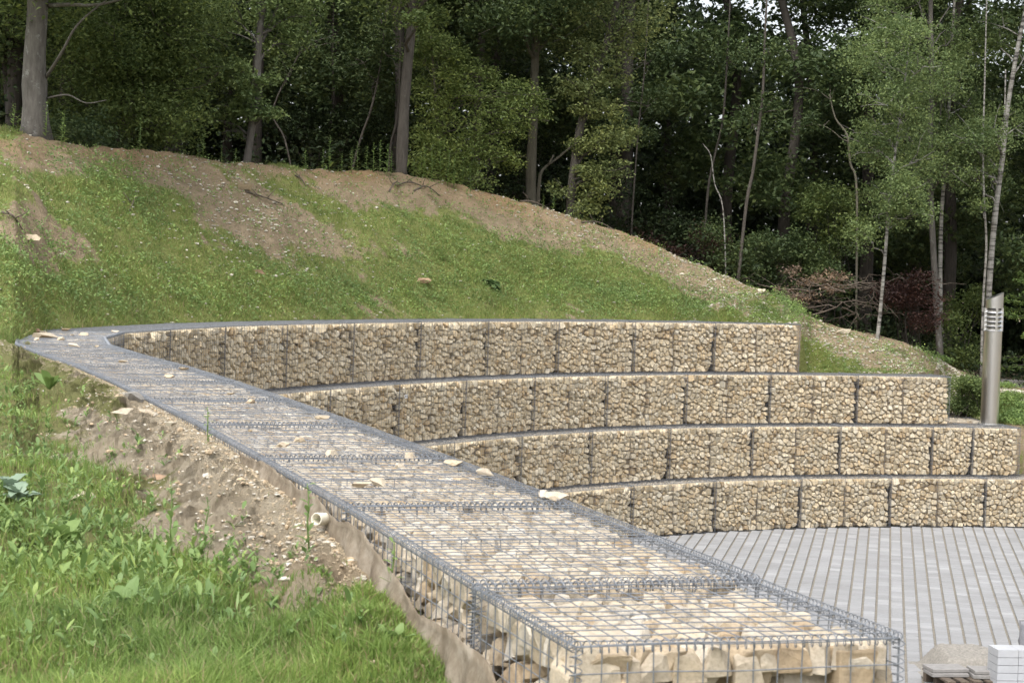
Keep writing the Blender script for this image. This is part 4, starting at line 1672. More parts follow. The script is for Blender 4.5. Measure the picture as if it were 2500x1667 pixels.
# dense green edge trees on the left
tree_px('field_maple', 'dense mid green tree reaching to the ground right of the big left trunk', cy(280, 3.0), [(290, 380), (300, 200), (290, 60), (300, -200)], [14, 12, 10, 6],
        canopy(140, 440, 60, 340, 26, 0.8, 620, rt, 1.2, 0.55) + canopy(150, 470, -250, 60, 12, 1.1, 800, rt), LEAF_MID, BARK_BROWN, 0.085, seed=23)
tree_px('field_maple', 'lower green bush with arching bare branch beside the dark gap', cy(420, 2.4), [(395, 395), (408, 330), (440, 262), (520, 190), (545, 170)], [8, 9, 12, 8, 4],
        [(330, 350, 0, .55, .35, 380), (260, 330, 0.3, .6, .5, 420), (400, 330, 0.4, .4, .3, 240), (200, 350, 0.3, .5, .35, 380), (440, 300, .8, .35, .2, 150), (520, 170, .6, .5, .3, 260)], LEAF_MID, BARK_PALE, 0.085, seed=24,
        branches=[([(400, 290, 0), (440, 275, -0.1), (490, 265, -0.3)], 7, 3), ([(412, 372, 0.4), (430, 340, 0.4), (455, 322, 0.3)], 6, 3)])
# slim leaning trunk with fresh leaves
tree_px('slim_tree', 'slim grey trunk with tufts of fresh leaves, forked near the picture top', cy(602, 0.5), [(600, 402), (612, 330), (625, 240), (630, 150), (636, 60), (652, -60), (665, -300)], [27, 24, 23, 22, 19, 16, 12],
        [(575, 165, -.2, .32, .2, 150), (600, 195, -.3, .34, .22, 190), (565, 185, 0, .28, .16, 110), (605, 232, -.3, .26, .18, 150), (650, 195, -.2, .22, .15, 90), (585, 268, -.2, .27, .16, 150), (635, 272, -.3, .28, .16, 170), (668, 280, -.2, .18, .1, 70), (575, 315, .2, .25, .1, 70), (540, 298, .3, .2, .08, 50),
         (690, 90, .3, .6, .4, 420), (730, 40, .6, .6, .4, 420), (560, 40, .6, .6, .4, 400), (650, -10, 0, .6, .4, 420), (760, -60, 0, .8, .5, 520)], LEAF_BIRCH, BARK_GREY, 0.095, seed=25,
        branches=[([(634, 112, 0), (650, 80, .1), (672, 30, .2), (690, -20, .3)], 11, 7), ([(625, 105, 0), (590, 88, .2), (550, 78, .4)], 6, 2)])
tree_px('oak_tree', 'straight lichen spotted trunk standing on the middle of the crest', cy(980, 0.15), [(979, 432), (984, 320), (990, 220), (1001, 100), (1008, 20), (1012, -100), (1015, -500)], [39, 35, 32, 30, 30, 22, 16],
        canopy(880, 1140, -350, -30, 8, 1.1, 900, rt) + canopy(1000, 1080, 0, 60, 2, 0.4, 200, rt), LEAF_MID, BARK_BROWN, 0.10, seed=26, branches=[([(1008, 25, 0), (1030, 8, -.1), (1052, -15, -.2), (1090, -60, -.3)], 18, 10)])
tree_px('oak_tree', 'straight brown trunk behind the yellow green bush', cy(1165, 4.5), [(1160, 400), (1168, 250), (1174, 120), (1178, 0), (1182, -400)], [28, 26, 25, 24, 18],
        canopy(1080, 1300, -300, 60, 10, 1.1, 900, rt), LEAF_DARK, BARK_BROWN, 0.11, seed=27)
tree_px('oak_tree', 'pale based trunk with a forked side stem in the dark gap', cy(1300, 2.0), [(1298, 510), (1296, 420), (1302, 300), (1306, 150), (1312, 0), (1318, -400)], [36, 34, 28, 26, 26, 20],
        canopy(1200, 1460, -350, 60, 12, 1.2, 950, rt), LEAF_DARK, BARK_PALE, 0.11, seed=28,
        branches=[([(1312, 515, 0), (1316, 450, 0), (1325, 415, .1), (1362, 385, .2), (1410, 345, .4)], 13, 6), ([(1340, 402, .1), (1352, 378, .1)], 9, 5), ([(1308, 100, 0), (1280, 60, .1), (1240, 0, .2)], 14, 8), ([(1308, 130, 0), (1345, 90, .3), (1390, 20, .4)], 12, 7)])
tree_px('oak_tree', 'leaning trunk wrapped in olive leaf tufts right of the crest middle', cy(1392, 0.6), [(1390, 538), (1398, 440), (1415, 320), (1440, 230), (1470, 140), (1505, 10), (1530, -120), (1560, -500)], [30, 28, 26, 25, 22, 21, 18, 12],
        [(1395, 212, -.3, .42, .22, 260), (1440, 205, -.4, .4, .22, 240), (1505, 190, 0, .4, .2, 220), (1440, 265, -.3, .42, .2, 260), (1490, 260, -.2, .42, .18, 230), (1475, 345, -.3, .5, .26, 420), (1520, 330, 0, .4, .22, 280), (1420, 355, -.2, .3, .2, 150),
         (1440, 425, -.3, .4, .22, 300), (1500, 415, -.1, .4, .2, 260), (1460, 470, -.3, .45, .2, 300), (1372, 465, -.2, .26, .16, 130), (1430, 515, -.4, .4, .14, 200), (1455, 140, -.2, .6, .4, 450), (1520, 100, .2, .6, .4, 420), (1400, 100, .6, .7, .45, 520), (1560, 40, 0, .8, .5, 600), (1450, 20, 0, .8, .5, 600)],
        LEAF_OLIVE, BARK_BROWN, 0.085, seed=29)
tree_px('hornbeam_bush', 'bright yellow green bushy tree in front of the dark wood', cy(1070, 1.2), [(1085, 470), (1072, 340), (1062, 220), (1055, 130), (1052, 90)], [12, 11, 9, 6, 3],
        [(1045, 100, 0, .42, .25, 380), (1085, 120, -.2, .45, .28, 420), (1115, 140, 0, .3, .2, 240), (1030, 140, .2, .4, .25, 330), (1100, 185, -.2, .5, .25, 420), (1160, 175, 0, .4, .2, 280), (1195, 190, 0, .3, .14, 160), (1040, 210, .2, .35, .2, 240),
         (1130, 225, -.2, .42, .22, 330), (1060, 260, -.2, .45, .22, 340), (1200, 235, -.2, .5, .22, 380), (1265, 225, -.2, .42, .22, 320), (1310, 245, 0, .35, .2, 240), (1250, 270, -.3, .5, .22, 400), (1320, 285, 0, .25, .16, 140), (1090, 300, -.3, .5, .22, 360), (1170, 300, -.3, .5, .22, 340), (1040, 340, -.2, .5, .25, 360),
         (1250, 320, -.2, .4, .2, 260), (1160, 345, -.3, .5, .22, 320), (1080, 370, -.4, .55, .25, 420), (1200, 365, -.2, .5, .22, 300), (1240, 390, 0, .4, .18, 220), (1130, 395, -.4, .55, .25, 420), (1040, 395, -.4, .5, .2, 380), (1160, 435, -.4, .45, .18, 300), (1090, 425, -.5, .55, .2, 420)],
        LEAF_LIGHT, BARK_PALE, 0.075, seed=30, per=14)
# birches at the right
BG = 'birches at the right'
tree_px('birch_tree', 'tallest straight birch trunk left of the lamp bollard', cy(2290, 2.5), [(2298, 895), (2288, 760), (2276, 560), (2270, 380), (2275, 180), (2272, 0), (2278, -400)], [26, 24, 22, 20, 19, 17, 12],
        canopy(2130, 2330, -60, 420, 24, 0.55, 330, rt, 1.4, 0.9) + canopy(2100, 2400, -400, -60, 8, 1.0, 600, rt), LEAF_BIRCH, BARK_GREY, 0.07, group=BG, seed=31, branches=[([(2282, 75, 0), (2300, 45, .1), (2320, 15, .2)], 6, 3)], up=0.2)
tree_px('birch_tree', 'white speckled birch trunk close behind the tallest one', cy(2300, 3.4), [(2300, 880), (2296, 700), (2298, 540), (2308, 400), (2316, 280), (2322, 120), (2330, 0), (2336, -300)], [17, 16, 15, 14, 12, 11, 10, 7],
        canopy(2230, 2420, 60, 420, 12, 0.5, 300, rt, 1.0, 0.9), LEAF_BIRCH, BARK_BIRCH, 0.07, group=BG, seed=32, up=0.2)
tree_px('birch_tree', 'leaning birch trunk rising behind the lamp bollard', cy(2410, 3.0), [(2405, 900), (2415, 700), (2428, 540), (2448, 380), (2462, 250), (2484, 120), (2510, -20), (2540, -300)], [24, 23, 21, 19, 17, 16, 14, 10],
        canopy(2350, 2560, 40, 480, 16, 0.55, 320, rt, 1.2, 0.9) + canopy(2350, 2600, -350, 0, 8, 1.0, 600, rt), LEAF_BIRCH, BARK_BIRCH, 0.07, group=BG, seed=33, branches=[([(2440, 430, 0), (2452, 300, .1), (2455, 170, .2)], 10, 5)], up=0.2)
tree_px('birch_tree', 'thin grey birch stem just left of the lamp bollard', cy(2400, 2.2), [(2396, 900), (2400, 740), (2408, 600), (2402, 480), (2400, 350), (2404, 200), (2410, -50)], [10, 9, 9, 8, 7, 6, 4],
        canopy(2350, 2440, 300, 520, 5, 0.35, 200, rt, 0.8, 0.9), LEAF_BIRCH, BARK_BIRCH, 0.07, group=BG, seed=34, up=0.2)
tree_px('birch_tree', 'slender young birch with leaning trunk left of the tall birches', cy(2150, 1.0), [(2138, 850), (2146, 790), (2158, 660), (2168, 530), (2178, 430), (2195, 300), (2215, 150), (2225, 30)], [14, 14, 13, 12, 10, 8, 6, 4],
        canopy(2080, 2260, 60, 300, 16, 0.5, 330, rt, 0.9, 0.9) + canopy(2100, 2260, 300, 590, 17, 0.45, 300, rt, 0.9, 0.9), LEAF_BIRCH, BARK_BIRCH, 0.068, group=BG, seed=35, up=0.2)
# slim understorey stems
US = [('thin curved stem at the edge of the dark wood, centre right', 1700, 2.5, [(1805, 575), (1822, 500), (1838, 420), (1850, 330), (1862, 230), (1868, 80), (1880, -150)], [11, 11, 10, 10, 9, 7, 5], BARK_BROWN, [(1870, 260, 0, .4, .25, 160), (1830, 290, .1, .35, .25, 120), (1880, 120, 0, .6, .4, 300)]),
      ('white slanting dead stem low in the dark wood', 1740, 3.0, [(1778, 560), (1765, 510), (1745, 450), (1735, 380), (1715, 350)], [5, 5, 4, 3, 2], BARK_BIRCH, []),
      ('slanting bare stem forking left of the birches', 2060, 4.0, [(2100, 560), (2092, 470), (2076, 400), (2068, 330), (2040, 290), (2025, 230)], [9, 9, 9, 8, 6, 4], BARK_PALE, [(2020, 230, .3, .5, .4, 260), (1980, 300, .3, .5, .4, 260)]),
      ('dim brown stem deep in the wood left of the white dead stem', 1700, 5.0, [(1718, 580), (1728, 470), (1745, 380), (1765, 290), (1775, 150), (1790, -150)], [8, 8, 7, 7, 6, 4], BARK_DARK, [(1780, 130, 0, .6, .4, 300)]),
      ('thin stem leaning right between the bush and the slim tree', 900, 4.0, [(850, 420), (880, 340), (905, 270), (925, 180), (940, 60), (960, -150)], [8, 7, 7, 6, 5, 4], BARK_BROWN, [(910, 200, .2, .5, .4, 260), (860, 140, .3, .6, .4, 300), (940, 60, 0, .6, .4, 300)]),
      ('curving thin stem just left of the lichen spotted trunk', 950, 3.0, [(948, 420), (955, 350), (968, 300), (975, 220), (978, 100), (985, -150)], [9, 8, 8, 7, 6, 4], BARK_DARK, [(930, 120, .3, .5, .4, 260)]),
      ('crooked thin stem right of the slim forked tree', 690, 3.5, [(720, 420), (695, 340), (668, 290), (672, 250), (700, 190), (740, 110), (770, 20)], [6, 6, 5, 5, 4, 3, 2], BARK_BROWN, [(760, 110, .2, .6, .4, 320), (710, 170, .2, .5, .35, 240)]),
      ('upright thin stem in the shade between two trunks', 820, 6.0, [(800, 420), (805, 330), (815, 240), (812, 120), (820, -150)], [7, 7, 6, 6, 4], BARK_DARK, [(830, 60, .3, .7, .5, 380)]),
      ('slim grey stem with leaves in front of the dark far right wood', 1620, 4.0, [(1540, 600), (1545, 500), (1552, 400), (1560, 300), (1575, 150), (1590, -150)], [6, 6, 5, 5, 4, 3], BARK_BROWN, [(1560, 330, .2, .5, .35, 220), (1590, 240, .2, .6, .45, 300), (1600, 130, .2, .7, .5, 380)])]
for i, (lab, pxb, ex, path, wd, bk, pf) in enumerate(US):
    tree_px('understorey_stem', lab, cy(pxb, ex), path, wd, pf, LEAF_DARK, bk, 0.09, 'tree', 'thin stems in the wood edge', seed=60 + i)
# shrubs
SH = [('dark green shrub at the foot of the wood beyond the bank', 1790, 4.0, 1700, 1900, 560, 700, 12, .6, 420, LEAF_DARK, .09),
      ('grey green rounded shrub in front of the black wood', 1950, 5.0, 1960, 2080, 470, 640, 14, .55, 420, LEAF_MID, .085),
      ('dull green shrub behind the brush pile', 1900, 4.5, 1850, 2060, 590, 700, 12, .6, 420, LEAF_DARK, .09),
      ('dark red leaved bush between the birch stems', 2200, 2.4, 2160, 2275, 680, 800, 12, .42, 420, LEAF_RED, .07),
      ('leafy green shrub right of the tall birch foot', 2350, 3.2, 2300, 2400, 720, 890, 14, .45, 380, LEAF_MID, .08),
      ('low bright shrub left of the lamp bollard foot', 2360, 0.9, 2335, 2395, 920, 1000, 16, .28, 380, LEAF_BIRCH, .06),
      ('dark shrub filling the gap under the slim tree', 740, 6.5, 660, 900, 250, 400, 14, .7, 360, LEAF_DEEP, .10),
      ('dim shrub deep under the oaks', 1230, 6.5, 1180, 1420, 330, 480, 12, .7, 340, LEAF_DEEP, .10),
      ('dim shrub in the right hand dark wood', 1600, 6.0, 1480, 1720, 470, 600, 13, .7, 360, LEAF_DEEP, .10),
      ('reddish brown undergrowth right of the leaning trunk', 1620, 3.4, 1560, 1760, 560, 640, 9, .5, 260, LEAF_RED, .07),
      ('green undergrowth behind the left crest', 150, 2.2, 100, 260, 300, 370, 8, .5, 300, LEAF_DARK, .08)]
for i, (lab, pxb, ex, x0, x1, y0_, y1_, n, rad, lv, mt, sz) in enumerate(SH):
    y = 43.7 if 'bollard foot' in lab else cy(pxb, ex)
    rng = np.random.default_rng(200 + i)
    b0 = at_y((x0 + x1) / 2, y1_ + 40, y)
    b0[2] = float(bank_z(b0[0] / y, y)) - 0.05
    root = empty('shrub', b0)
    tag(root, lab, 'shrub')
    pf = []
    mb = MB()
    for _ in range(n):
        c_ = at_y(rng.uniform(x0, x1), rng.uniform(y0_, y1_), y + rng.uniform(-.8, .8) * (0.4 if 'bollard foot' in lab else 1)) - b0
        pf.append((c_, rad * rng.uniform(.7, 1.2), rad * .6, lv))
        tw = bent(np.array([rng.normal(0, .2), rng.normal(0, .2), 0]), c_, rng, 5)
        mb.tube(tw, np.linspace(.018, .005, len(tw)), 5, False)
    obj('stems', mb.mesh('stems', BARK_DARK, True), root)
    obj('foliage', crown_mesh(pf, sz, rng, mt, name='foliage'), root)

# spruce at the right edge
ys = cy(2500, 1.5)
b0 = at_y(2570, 1000, ys)
b0[2] = float(bank_z(b0[0] / ys, ys)) - 0.05
sp = empty('spruce_tree', b0)
tag(sp, 'young green spruce at the right picture edge behind the bollard', 'tree')
mb = MB()
mb.tube([[0, 0, 0], [0, 0, 2.0], [0, 0, 4.6]], [.09, .06, .01], 8)
obj('trunk', mb.mesh('trunk', BARK_DARK, True), sp)
mbb = MB()
LP = []
rng = np.random.default_rng(8)
for k in range(64):
    h = 0.25 + 4.1 * rng.random()
    L = (4.6 - h) * 0.42 + 0.15
    a = rng.uniform(0, 6.28)
    d = np.array([math.cos(a), math.sin(a), 0])
    P = np.array([[0, 0, h], *[d * L * s_ + np.array([0, 0, h - 0.28 * L * s_ + 0.18 * L * s_ ** 3]) for s_ in (.35, .7, 1.0)]])
    mbb.tube(P, [.014, .01, .006, .003], 4, False)
    kk = rng.random(170) ** .8
    Q = np.stack([np.interp(kk, [0, .35, .7, 1], P[:, j]) for j in range(3)], 1)
    side = np.array([-d[1], d[0], 0])
    off = rng.uniform(-1, 1, 170) * (1.05 - kk) * L * 0.42
    LP.append(Q + side * off[:, None] + rng.normal(0, .03, (170, 3)) - np.array([0, 0, 1]) * (np.abs(off) * .25)[:, None])
obj('branches', mbb.mesh('branches', BARK_DARK, True), sp)
V, F = leaf_quads(np.concatenate(LP), 0.11, rng, 0.9, 0.28)
obj('crown', mesh_np('crown', V, [F], LEAF_SPRUCE), sp)

# dead brush pile
yb = cy(2060, 2.2)
b0 = at_y(2060, 770, yb)
b0[2] = float(bank_z(b0[0] / yb, yb)) - 0.05
bp_ = empty('brush_pile', b0)
tag(bp_, 'heap of dead brown branches and leaves below the birches', 'brush pile')
rng = np.random.default_rng(12)
DL = []
for k in range(70):
    mb = MB()
    a = at_y(rng.uniform(1930, 2230), rng.uniform(690, 775), yb + rng.uniform(-.8, .5)) - b0
    e = a + np.array([rng.normal(-.3, .8), rng.normal(0, .3), rng.normal(.05, .22)])
    tw = bent(a, e, rng, 6, .1)
    mb.tube(tw, np.linspace(rng.uniform(.008, .022), .003, 6), 5, False)
    if k < 30:
        obj('branch', mb.mesh('branch', TWIG_DEAD, True), bp_)
    else:
        DL.append(mb)
    if k % 2 == 0:
        pass
mbx = MB()
for mb in DL:
    n0 = mbx.n
    mbx.add(np.concatenate(mb.v), np.concatenate(mb.q) if mb.q else None)
o = obj('twigs', mbx.mesh('twigs', TWIG_DEAD, True), bp_)
o['kind'] = 'stuff'
pf = [(at_y(rng.uniform(1905, 2080), rng.uniform(655, 740), yb + rng.uniform(-.4, .4)) - b0, .35, .14, 120) for _ in range(14)]
obj('dead_leaves', crown_mesh(pf, 0.075, rng, LEAF_DEAD, name='dead_leaves'), bp_)

# deep wood: three trees copied, then the mass behind
rngw = np.random.default_rng(40)


def wood_tree(seed):
    rng = np.random.default_rng(seed)
    root = empty('wood_tree', (0, 0, -200))
    H = 15.0
    P = np.array([[0, 0, -0.3], [rng.normal(0, .1), 0, 2.5], [rng.normal(0, .25), rng.normal(0, .2), 6], [rng.normal(0, .5), rng.normal(0, .3), 10], [rng.normal(0, .7), 0, H]])
    mb = MB()
    Q = smooth_path(P)
    mb.tube(Q, np.linspace(.19, .05, len(Q)), 9)
    tr = obj('trunk', mb.mesh('trunk', BARK_DARK, True), root)
    pf = []
    for _ in range(42):
        z = rng.uniform(2.6, H)
        r_ = rng.random() ** .6 * 3.2 * (0.6 + 0.4 * math.sin((z - 3) / 12 * 3.1))
        a = rng.uniform(0, 6.28)
        pf.append((np.array([r_ * math.cos(a), r_ * math.sin(a), z]), rng.uniform(.7, 1.2), rng.uniform(.4, .7), 420))
    cr = obj('crown', crown_mesh(pf, 0.17, rng, LEAF_DARK, 18), root)
    return root, tr, cr


WT = [wood_tree(500 + i) for i in range(3)]
kx = 0
for row, (ex, n, x0, x1) in enumerate(((7, 9, -250, 2800), (12, 10, -350, 2900), (18, 11, -450, 3000))):
    for i in range(n):
        px = x0 + (x1 - x0) * (i + 0.5 + rngw.uniform(-.35, .35)) / n
        y = cy(px, ex + rngw.uniform(-1.8, 1.8))
        q = bank_at(px, y, False)
        src = WT[kx % 3]
        if kx < 3:
            r_ = src[0]
        else:
            r_ = src[0].copy()
            COL.objects.link(r_)
            for ch_ in src[1:]:
                c2 = ch_.copy()
                COL.objects.link(c2)
                c2.parent = r_
        r_.location = tuple(q)
        r_.rotation_euler = (0, 0, rngw.uniform(0, 6.28))
        s_ = rngw.uniform(.85, 1.2)
        r_.scale = (s_, s_, s_)
        tag(r_, 'dim dark leaved tree standing deep in the wood behind the bank', 'tree', 'trees deep in the wood')
        kx += 1
n = 150000
az = rngw.uniform(-0.36, 0.36, n)
y = np.interp(az, CR_AZ, CR_Y) + rngw.uniform(22, 34, n)
z0 = bank_z(az, y, False)
z = z0 + 9.5 * rngw.random(n) ** 1.6
V, F = leaf_quads(np.stack([az * y, y, z], -1), 0.30, rngw, 0.0, 0.75)
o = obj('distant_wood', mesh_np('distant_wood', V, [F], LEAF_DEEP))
tag(o, 'dark mass of foliage at the back of the wood', 'wood', kind='stuff')
n = 26000
az = rngw.uniform(-0.45, 0.45, n)
y = np.interp(az, CR_AZ, CR_Y) + rngw.uniform(1.5, 20, n)
z = bank_z(az, y, False) + 0.9 * rngw.random(n) ** 2.0
V, F = leaf_quads(np.stack([az * y, y, z], -1), 0.14, rngw, 0.6, 0.5)
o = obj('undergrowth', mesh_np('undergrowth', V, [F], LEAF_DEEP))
tag(o, 'low dark undergrowth on the wood floor', 'undergrowth', kind='stuff')

# ------------------------------------------------------------------ grass and weeds
def blades(P, h, w_, rng, lean=0.5, seg=1, curl=0.3):
    n = len(P)
    a = rng.uniform(0, 6.283, n)
    hh = h * rng.uniform(0.5, 1.25, n)
    ww = w_ * rng.uniform(0.6, 1.3, n)
    d = rng.uniform(0, 6.283, n)
    ln = np.abs(rng.normal(0, lean, n)) * hh
    side = np.stack([np.cos(a), np.sin(a), np.zeros(n)], 1) * ww[:, None] / 2
    dr = np.stack([np.cos(d), np.sin(d), np.zeros(n)], 1)
    up = np.array([0, 0, 1.0])
    if seg == 1:
        V = np.stack([P - side, P + side, P + dr * ln[:, None] + up * hh[:, None]], 1)
        return V.reshape(-1, 3), np.arange(3 * n).reshape(n, 3), None
    m1 = P + dr * (ln * 0.35)[:, None] + up * (hh * 0.6)[:, None]
    tp = P + dr * (ln * (1 + curl))[:, None] + up * (hh * (1 - 0.1 * curl))[:, None]
    V = np.stack([P - side, P + side, m1 + side * 0.8, m1 - side * 0.8, tp], 1).reshape(-1, 3)
    i = np.arange(n)[:, None] * 5
    return V, i + np.array([[3, 2, 4]]), i + np.array([[0, 1, 2, 3]])


rgg = np.random.default_rng(61)
az, y, z = bank_points(420000, rgg, -0.02, 1.04)
g, _ = bank_masks(az, y, z)
keep = rgg.random(len(az)) < np.clip((g - 0.28) * 1.5, 0.03, 0.9)
P = np.stack([az * y, y, z - 0.01], -1)[keep]
hb = 0.05 + 0.075 * np.clip(fbm(P[:, 0] * 2.2, P[:, 1] * 2.2, 87, 3) + 0.5, 0, 1.2) ** 2
V, T3, _ = blades(P, hb, 0.012, rgg, 0.7)
tag(obj('bank_grass', mesh_np('bank_grass', V, [T3], GRASS_FAR)), 'thin grass patches growing on the earth bank', 'grass', kind='stuff')
# leafy low weeds, thickest along the foot of the bank
az, y, z = bank_points(60000, rgg, 0.0, 0.95)
px_, py_ = pix(np.stack([az * y, y, z], -1))
wg = 0.13 + 0.9 * blob(px_, py_, [(200, 700, 260, 60, 0), (1200, 650, 300, 70, 0.1), (700, 720, 500, 45, 0), (60, 640, 120, 80, 0), (1450, 720, 250, 40, .1), (300, 480, 120, 60, .5), (1930, 740, 70, 30, .7)])
keep = rgg.random(len(az)) < wg * 0.5
P = np.stack([az * y, y, z], -1)[keep]
hgt = 0.06 + 0.18 * rgg.random(len(P)) ** 2
C_ = (P[:, None, :] + rgg.normal(0, 1, (len(P), 5, 3)) * np.array([.06, .06, .02]) + (hgt[:, None] * rgg.random((len(P), 5)))[..., None] * np.array([0, 0, 1.0])).reshape(-1, 3)
V, F = leaf_quads(C_, 0.052, rgg, 0.5, 0.45)
tag(obj('bank_weeds', mesh_np('bank_weeds', V, [F], WEED)), 'low leafy weeds on the lower bank', 'weeds', kind='stuff')

az = rgg.uniform(0.215, 0.33, 16000)
y0, yc = np.interp(az, F_AZ, F_Y), np.interp(az, CR_AZ, CR_Y)
y = y0 + (yc - y0) * rgg.uniform(0, 1.6, len(az))
z = bank_z(az, y)
k = fbm(az * y * 1.3, y * 1.3, 77, 3) > 0.16
P = np.stack([az * y, y, z], -1)
tag(chips('gravel', P[~k][:5000], 0.012, 0.035, MAT_CHIP, 9), 'grey gravel and rubble round the lamp bollard', 'gravel')
C_ = (P[k][:, None, :] + rgg.normal(0, 1, (int(k.sum()), 4, 3)) * np.array([.07, .07, .03]) + np.array([0, 0, .07])).reshape(-1, 3)
V, F = leaf_quads(C_, 0.06, rgg, 0.4, 0.4)
tag(obj('verge_weeds', mesh_np('verge_weeds', V, [F], WEED)), 'low weeds on the verge round the lamp bollard', 'weeds', kind='stuff')

# foreground grass
az = rgg.uniform(-0.275, 0.045, 260000)
y = 4.9 + (near_edge(az) - 4.95) * rgg.random(len(az)) ** 1.25
g, _ = near_masks(az, y, np.full_like(y, 3.6))
px_, py_ = pix(np.stack([az * y, y, np.full_like(y, 3.6)], -1))
keep = rgg.random(len(az)) < np.clip((g - 0.42) * 1.35, 0.006, 0.8) * np.where(y > 12, 0.65, 1)
az, y, py_ = az[keep], y[keep], py_[keep]
P = np.stack([az * y, y, near_z(az, y) - 0.01], -1)
front = sstep(9.0, 6.3, y)
dwg = np.min(np.hypot((az * y)[:, None] - CS[None, ::4, 0], y[:, None] - CS[None, ::4, 1]), 1)
hg = (0.35 + 0.65 * sstep(0.15, 0.8, dwg)) * (0.05 + 0.10 * front * sstep(-0.30, 0.30, fbm(az * y * 1.2, y * 1.2, 83, 2) + 0.12) + 0.03 * rgg.random(len(y)))
V, T3, Q4 = blades(P, hg, 0.0042 + 0.0012 * front, rgg, 0.45, 2)
tag(obj('near_grass', mesh_np('near_grass', V, [Q4, T3], GRASS)), 'fresh green grass in the lower left foreground', 'grass', kind='stuff')


def leaf_strip(L, W, az_, el, droop, rng, n=5, lobes=0.0):
    """one broad leaf starting at the origin; returns V (2n+.., 3) and quads"""
    k = np.linspace(0, 1, n + 1)
    wd = W * np.sin(np.clip(k * 0.93 + 0.06, 0, 1) * np.pi) ** 0.75 * 0.5
    if lobes:
        wd = wd * (1 + lobes * np.cos(np.arange(n + 1) * np.pi))
    x = L * k * math.cos(el)
    z = L * k * math.sin(el) - droop * L * k ** 2
    fold = 0.25
    c, s_ = math.cos(az_), math.sin(az_)
    V = []
    for i in range(n + 1):
        for sd_ in (-1, 0, 1):
            lx, ly, lz = x[i], sd_ * wd[i], z[i] + abs(sd_) * wd[i] * fold + rng.normal(0, 0.03 * W)
            V.append([c * lx - s_ * ly, s_ * lx + c * ly, lz])
    q = []
    for i in range(n):
        a = i * 3
        q += [[a, a + 3, a + 4, a + 1], [a + 1, a + 4, a + 5, a + 2]]
    return np.array(V), np.array(q)


def rosette(nl, L, W, el, droop, rng, mat, lobes=0.0, name='leaves', stem=0.0, n=5):
    mb = MB()
    for i in range(nl):
        V, q = leaf_strip(L * rng.uniform(.6, 1.15), W * rng.uniform(.7, 1.2), i * 2.4 + rng.uniform(-.4, .4), el + rng.uniform(-.3, .3), droop * rng.uniform(.6, 1.3), rng, n, lobes)
        V = V + np.array([0, 0, stem * (i / max(1, nl - 1))])
        mb.add(V, q)
    return mb.mesh(name, mat, True)


# carpet of foreground weeds
mbw = MB()
rw = np.random.default_rng(71)
protos = []
for k in range(10):
    mb = MB()
    for i in range(int(rw.integers(4, 9))):
        V, q = leaf_strip(rw.uniform(.035, .10), rw.uniform(.010, .028), i * 2.4 + rw.uniform(-.5, .5), rw.uniform(.3, 1.2), rw.uniform(.1, .6), rw, 3, 0)
        mb.add(V + np.array([0, 0, rw.uniform(0, .09)]), q)
    protos.append((np.concatenate(mb.v), np.concatenate(mb.q)))
n = 14000
az = rw.uniform(-0.27, 0.03, n)
y = 5.3 + (near_edge(az) - 5.4) * rw.random(n) ** 1.6
px_, py_ = pix(np.stack([az * y, y, np.full_like(y, 3.6)], -1))
wg = 0.06 + 0.95 * blob(px_, py_, [(120, 1380, 260, 150, 0), (480, 1480, 280, 90, 0.1), (800, 1540, 240, 70, 0.1), (40, 1130, 90, 90, 0), (80, 850, 110, 60, 0)]) - 0.5 * blob(px_, py_, [(560, 1330, 170, 45, 0.1), (830, 1370, 160, 70, 0.5), (560, 1180, 130, 60, .6)])
dwl = np.min(np.hypot((az * y)[:, None] - CS[None, :, 0], y[:, None] - CS[None, :, 1]), 1)
keep = rw.random(n) < np.clip(wg, 0.02, 1) * 0.75 * sstep(0.15, 0.8, dwl)
az, y = az[keep], y[keep]
zz = near_z(az, y)
for a_, y_, z_ in zip(az, y, zz):
    V, q = protos[int(rw.integers(0, 10))]
    r_ = rw.uniform(0, 6.28)
    c, s_ = math.cos(r_), math.sin(r_)
    sc_ = rw.uniform(.45, 1.0) * (1.15 if a_ < -0.17 and y_ < 11 else 1.0)
    mbw.add(np.stack([V[:, 0] * c - V[:, 1] * s_, V[:, 0] * s_ + V[:, 1] * c, V[:, 2]], 1) * sc_ + np.array([a_ * y_, y_, z_ - .005]), q)
tag(obj('near_weeds', mbw.mesh('near_weeds', WEED, True)), 'mixed low weeds in the left foreground', 'weeds', kind='stuff')

# single foreground plants
FP = [(45, 1235, 'c', 'blue green cabbage leaved weed at the left picture edge', 1.0), (25, 1210, 'c', 'second blue green weed close behind at the left edge', .9), (640, 1545, 'c', 'blue green lobed weed low in the grass, centre of three', .9),
      (860, 1585, 'c', 'blue green lobed weed nearest to the cloth strip', 1.0), (745, 1530, 'c', 'grey green weed with curled leaf above the grass', .9), (120, 950, 'd', 'broad leaved dock by the far end of the soil mound', 1.5),
      (420, 1370, 't', 'tall single stalked weed on the bare soil', 1.3), (500, 1330, 't', 'leafy upright weed right of the tall stalked one', .8), (755, 1340, 't', 'thin upright weed in front of the soil mound', 1.0),
      (690, 1260, 't', 'small weed growing on the soil mound near the pipe', .6), (510, 1095, 't', 'slender weed at the wall edge beyond the pipe', .9), (950, 1460, 't', 'upright weed beside the cloth strip', .8),
      (165, 1105, 't', 'dark stalked weed at the left middle distance', .8), (345, 1215, 't', 'short stalked weed in the left middle distance', .7), (150, 1330, 'd', 'broad green dock in the weeds at the left', 1.2), (300, 1500, 'd', 'wide leaved green weed in the front grass', 1.1),
      (1150, 1570, 't', 'feathery weed against the first basket corner', .7), (570, 1440, 'd', 'pale green broad weed at the soil edge', .9), (960, 1580, 'd', 'round leaved weed by the foot of the cloth strip', .8)]
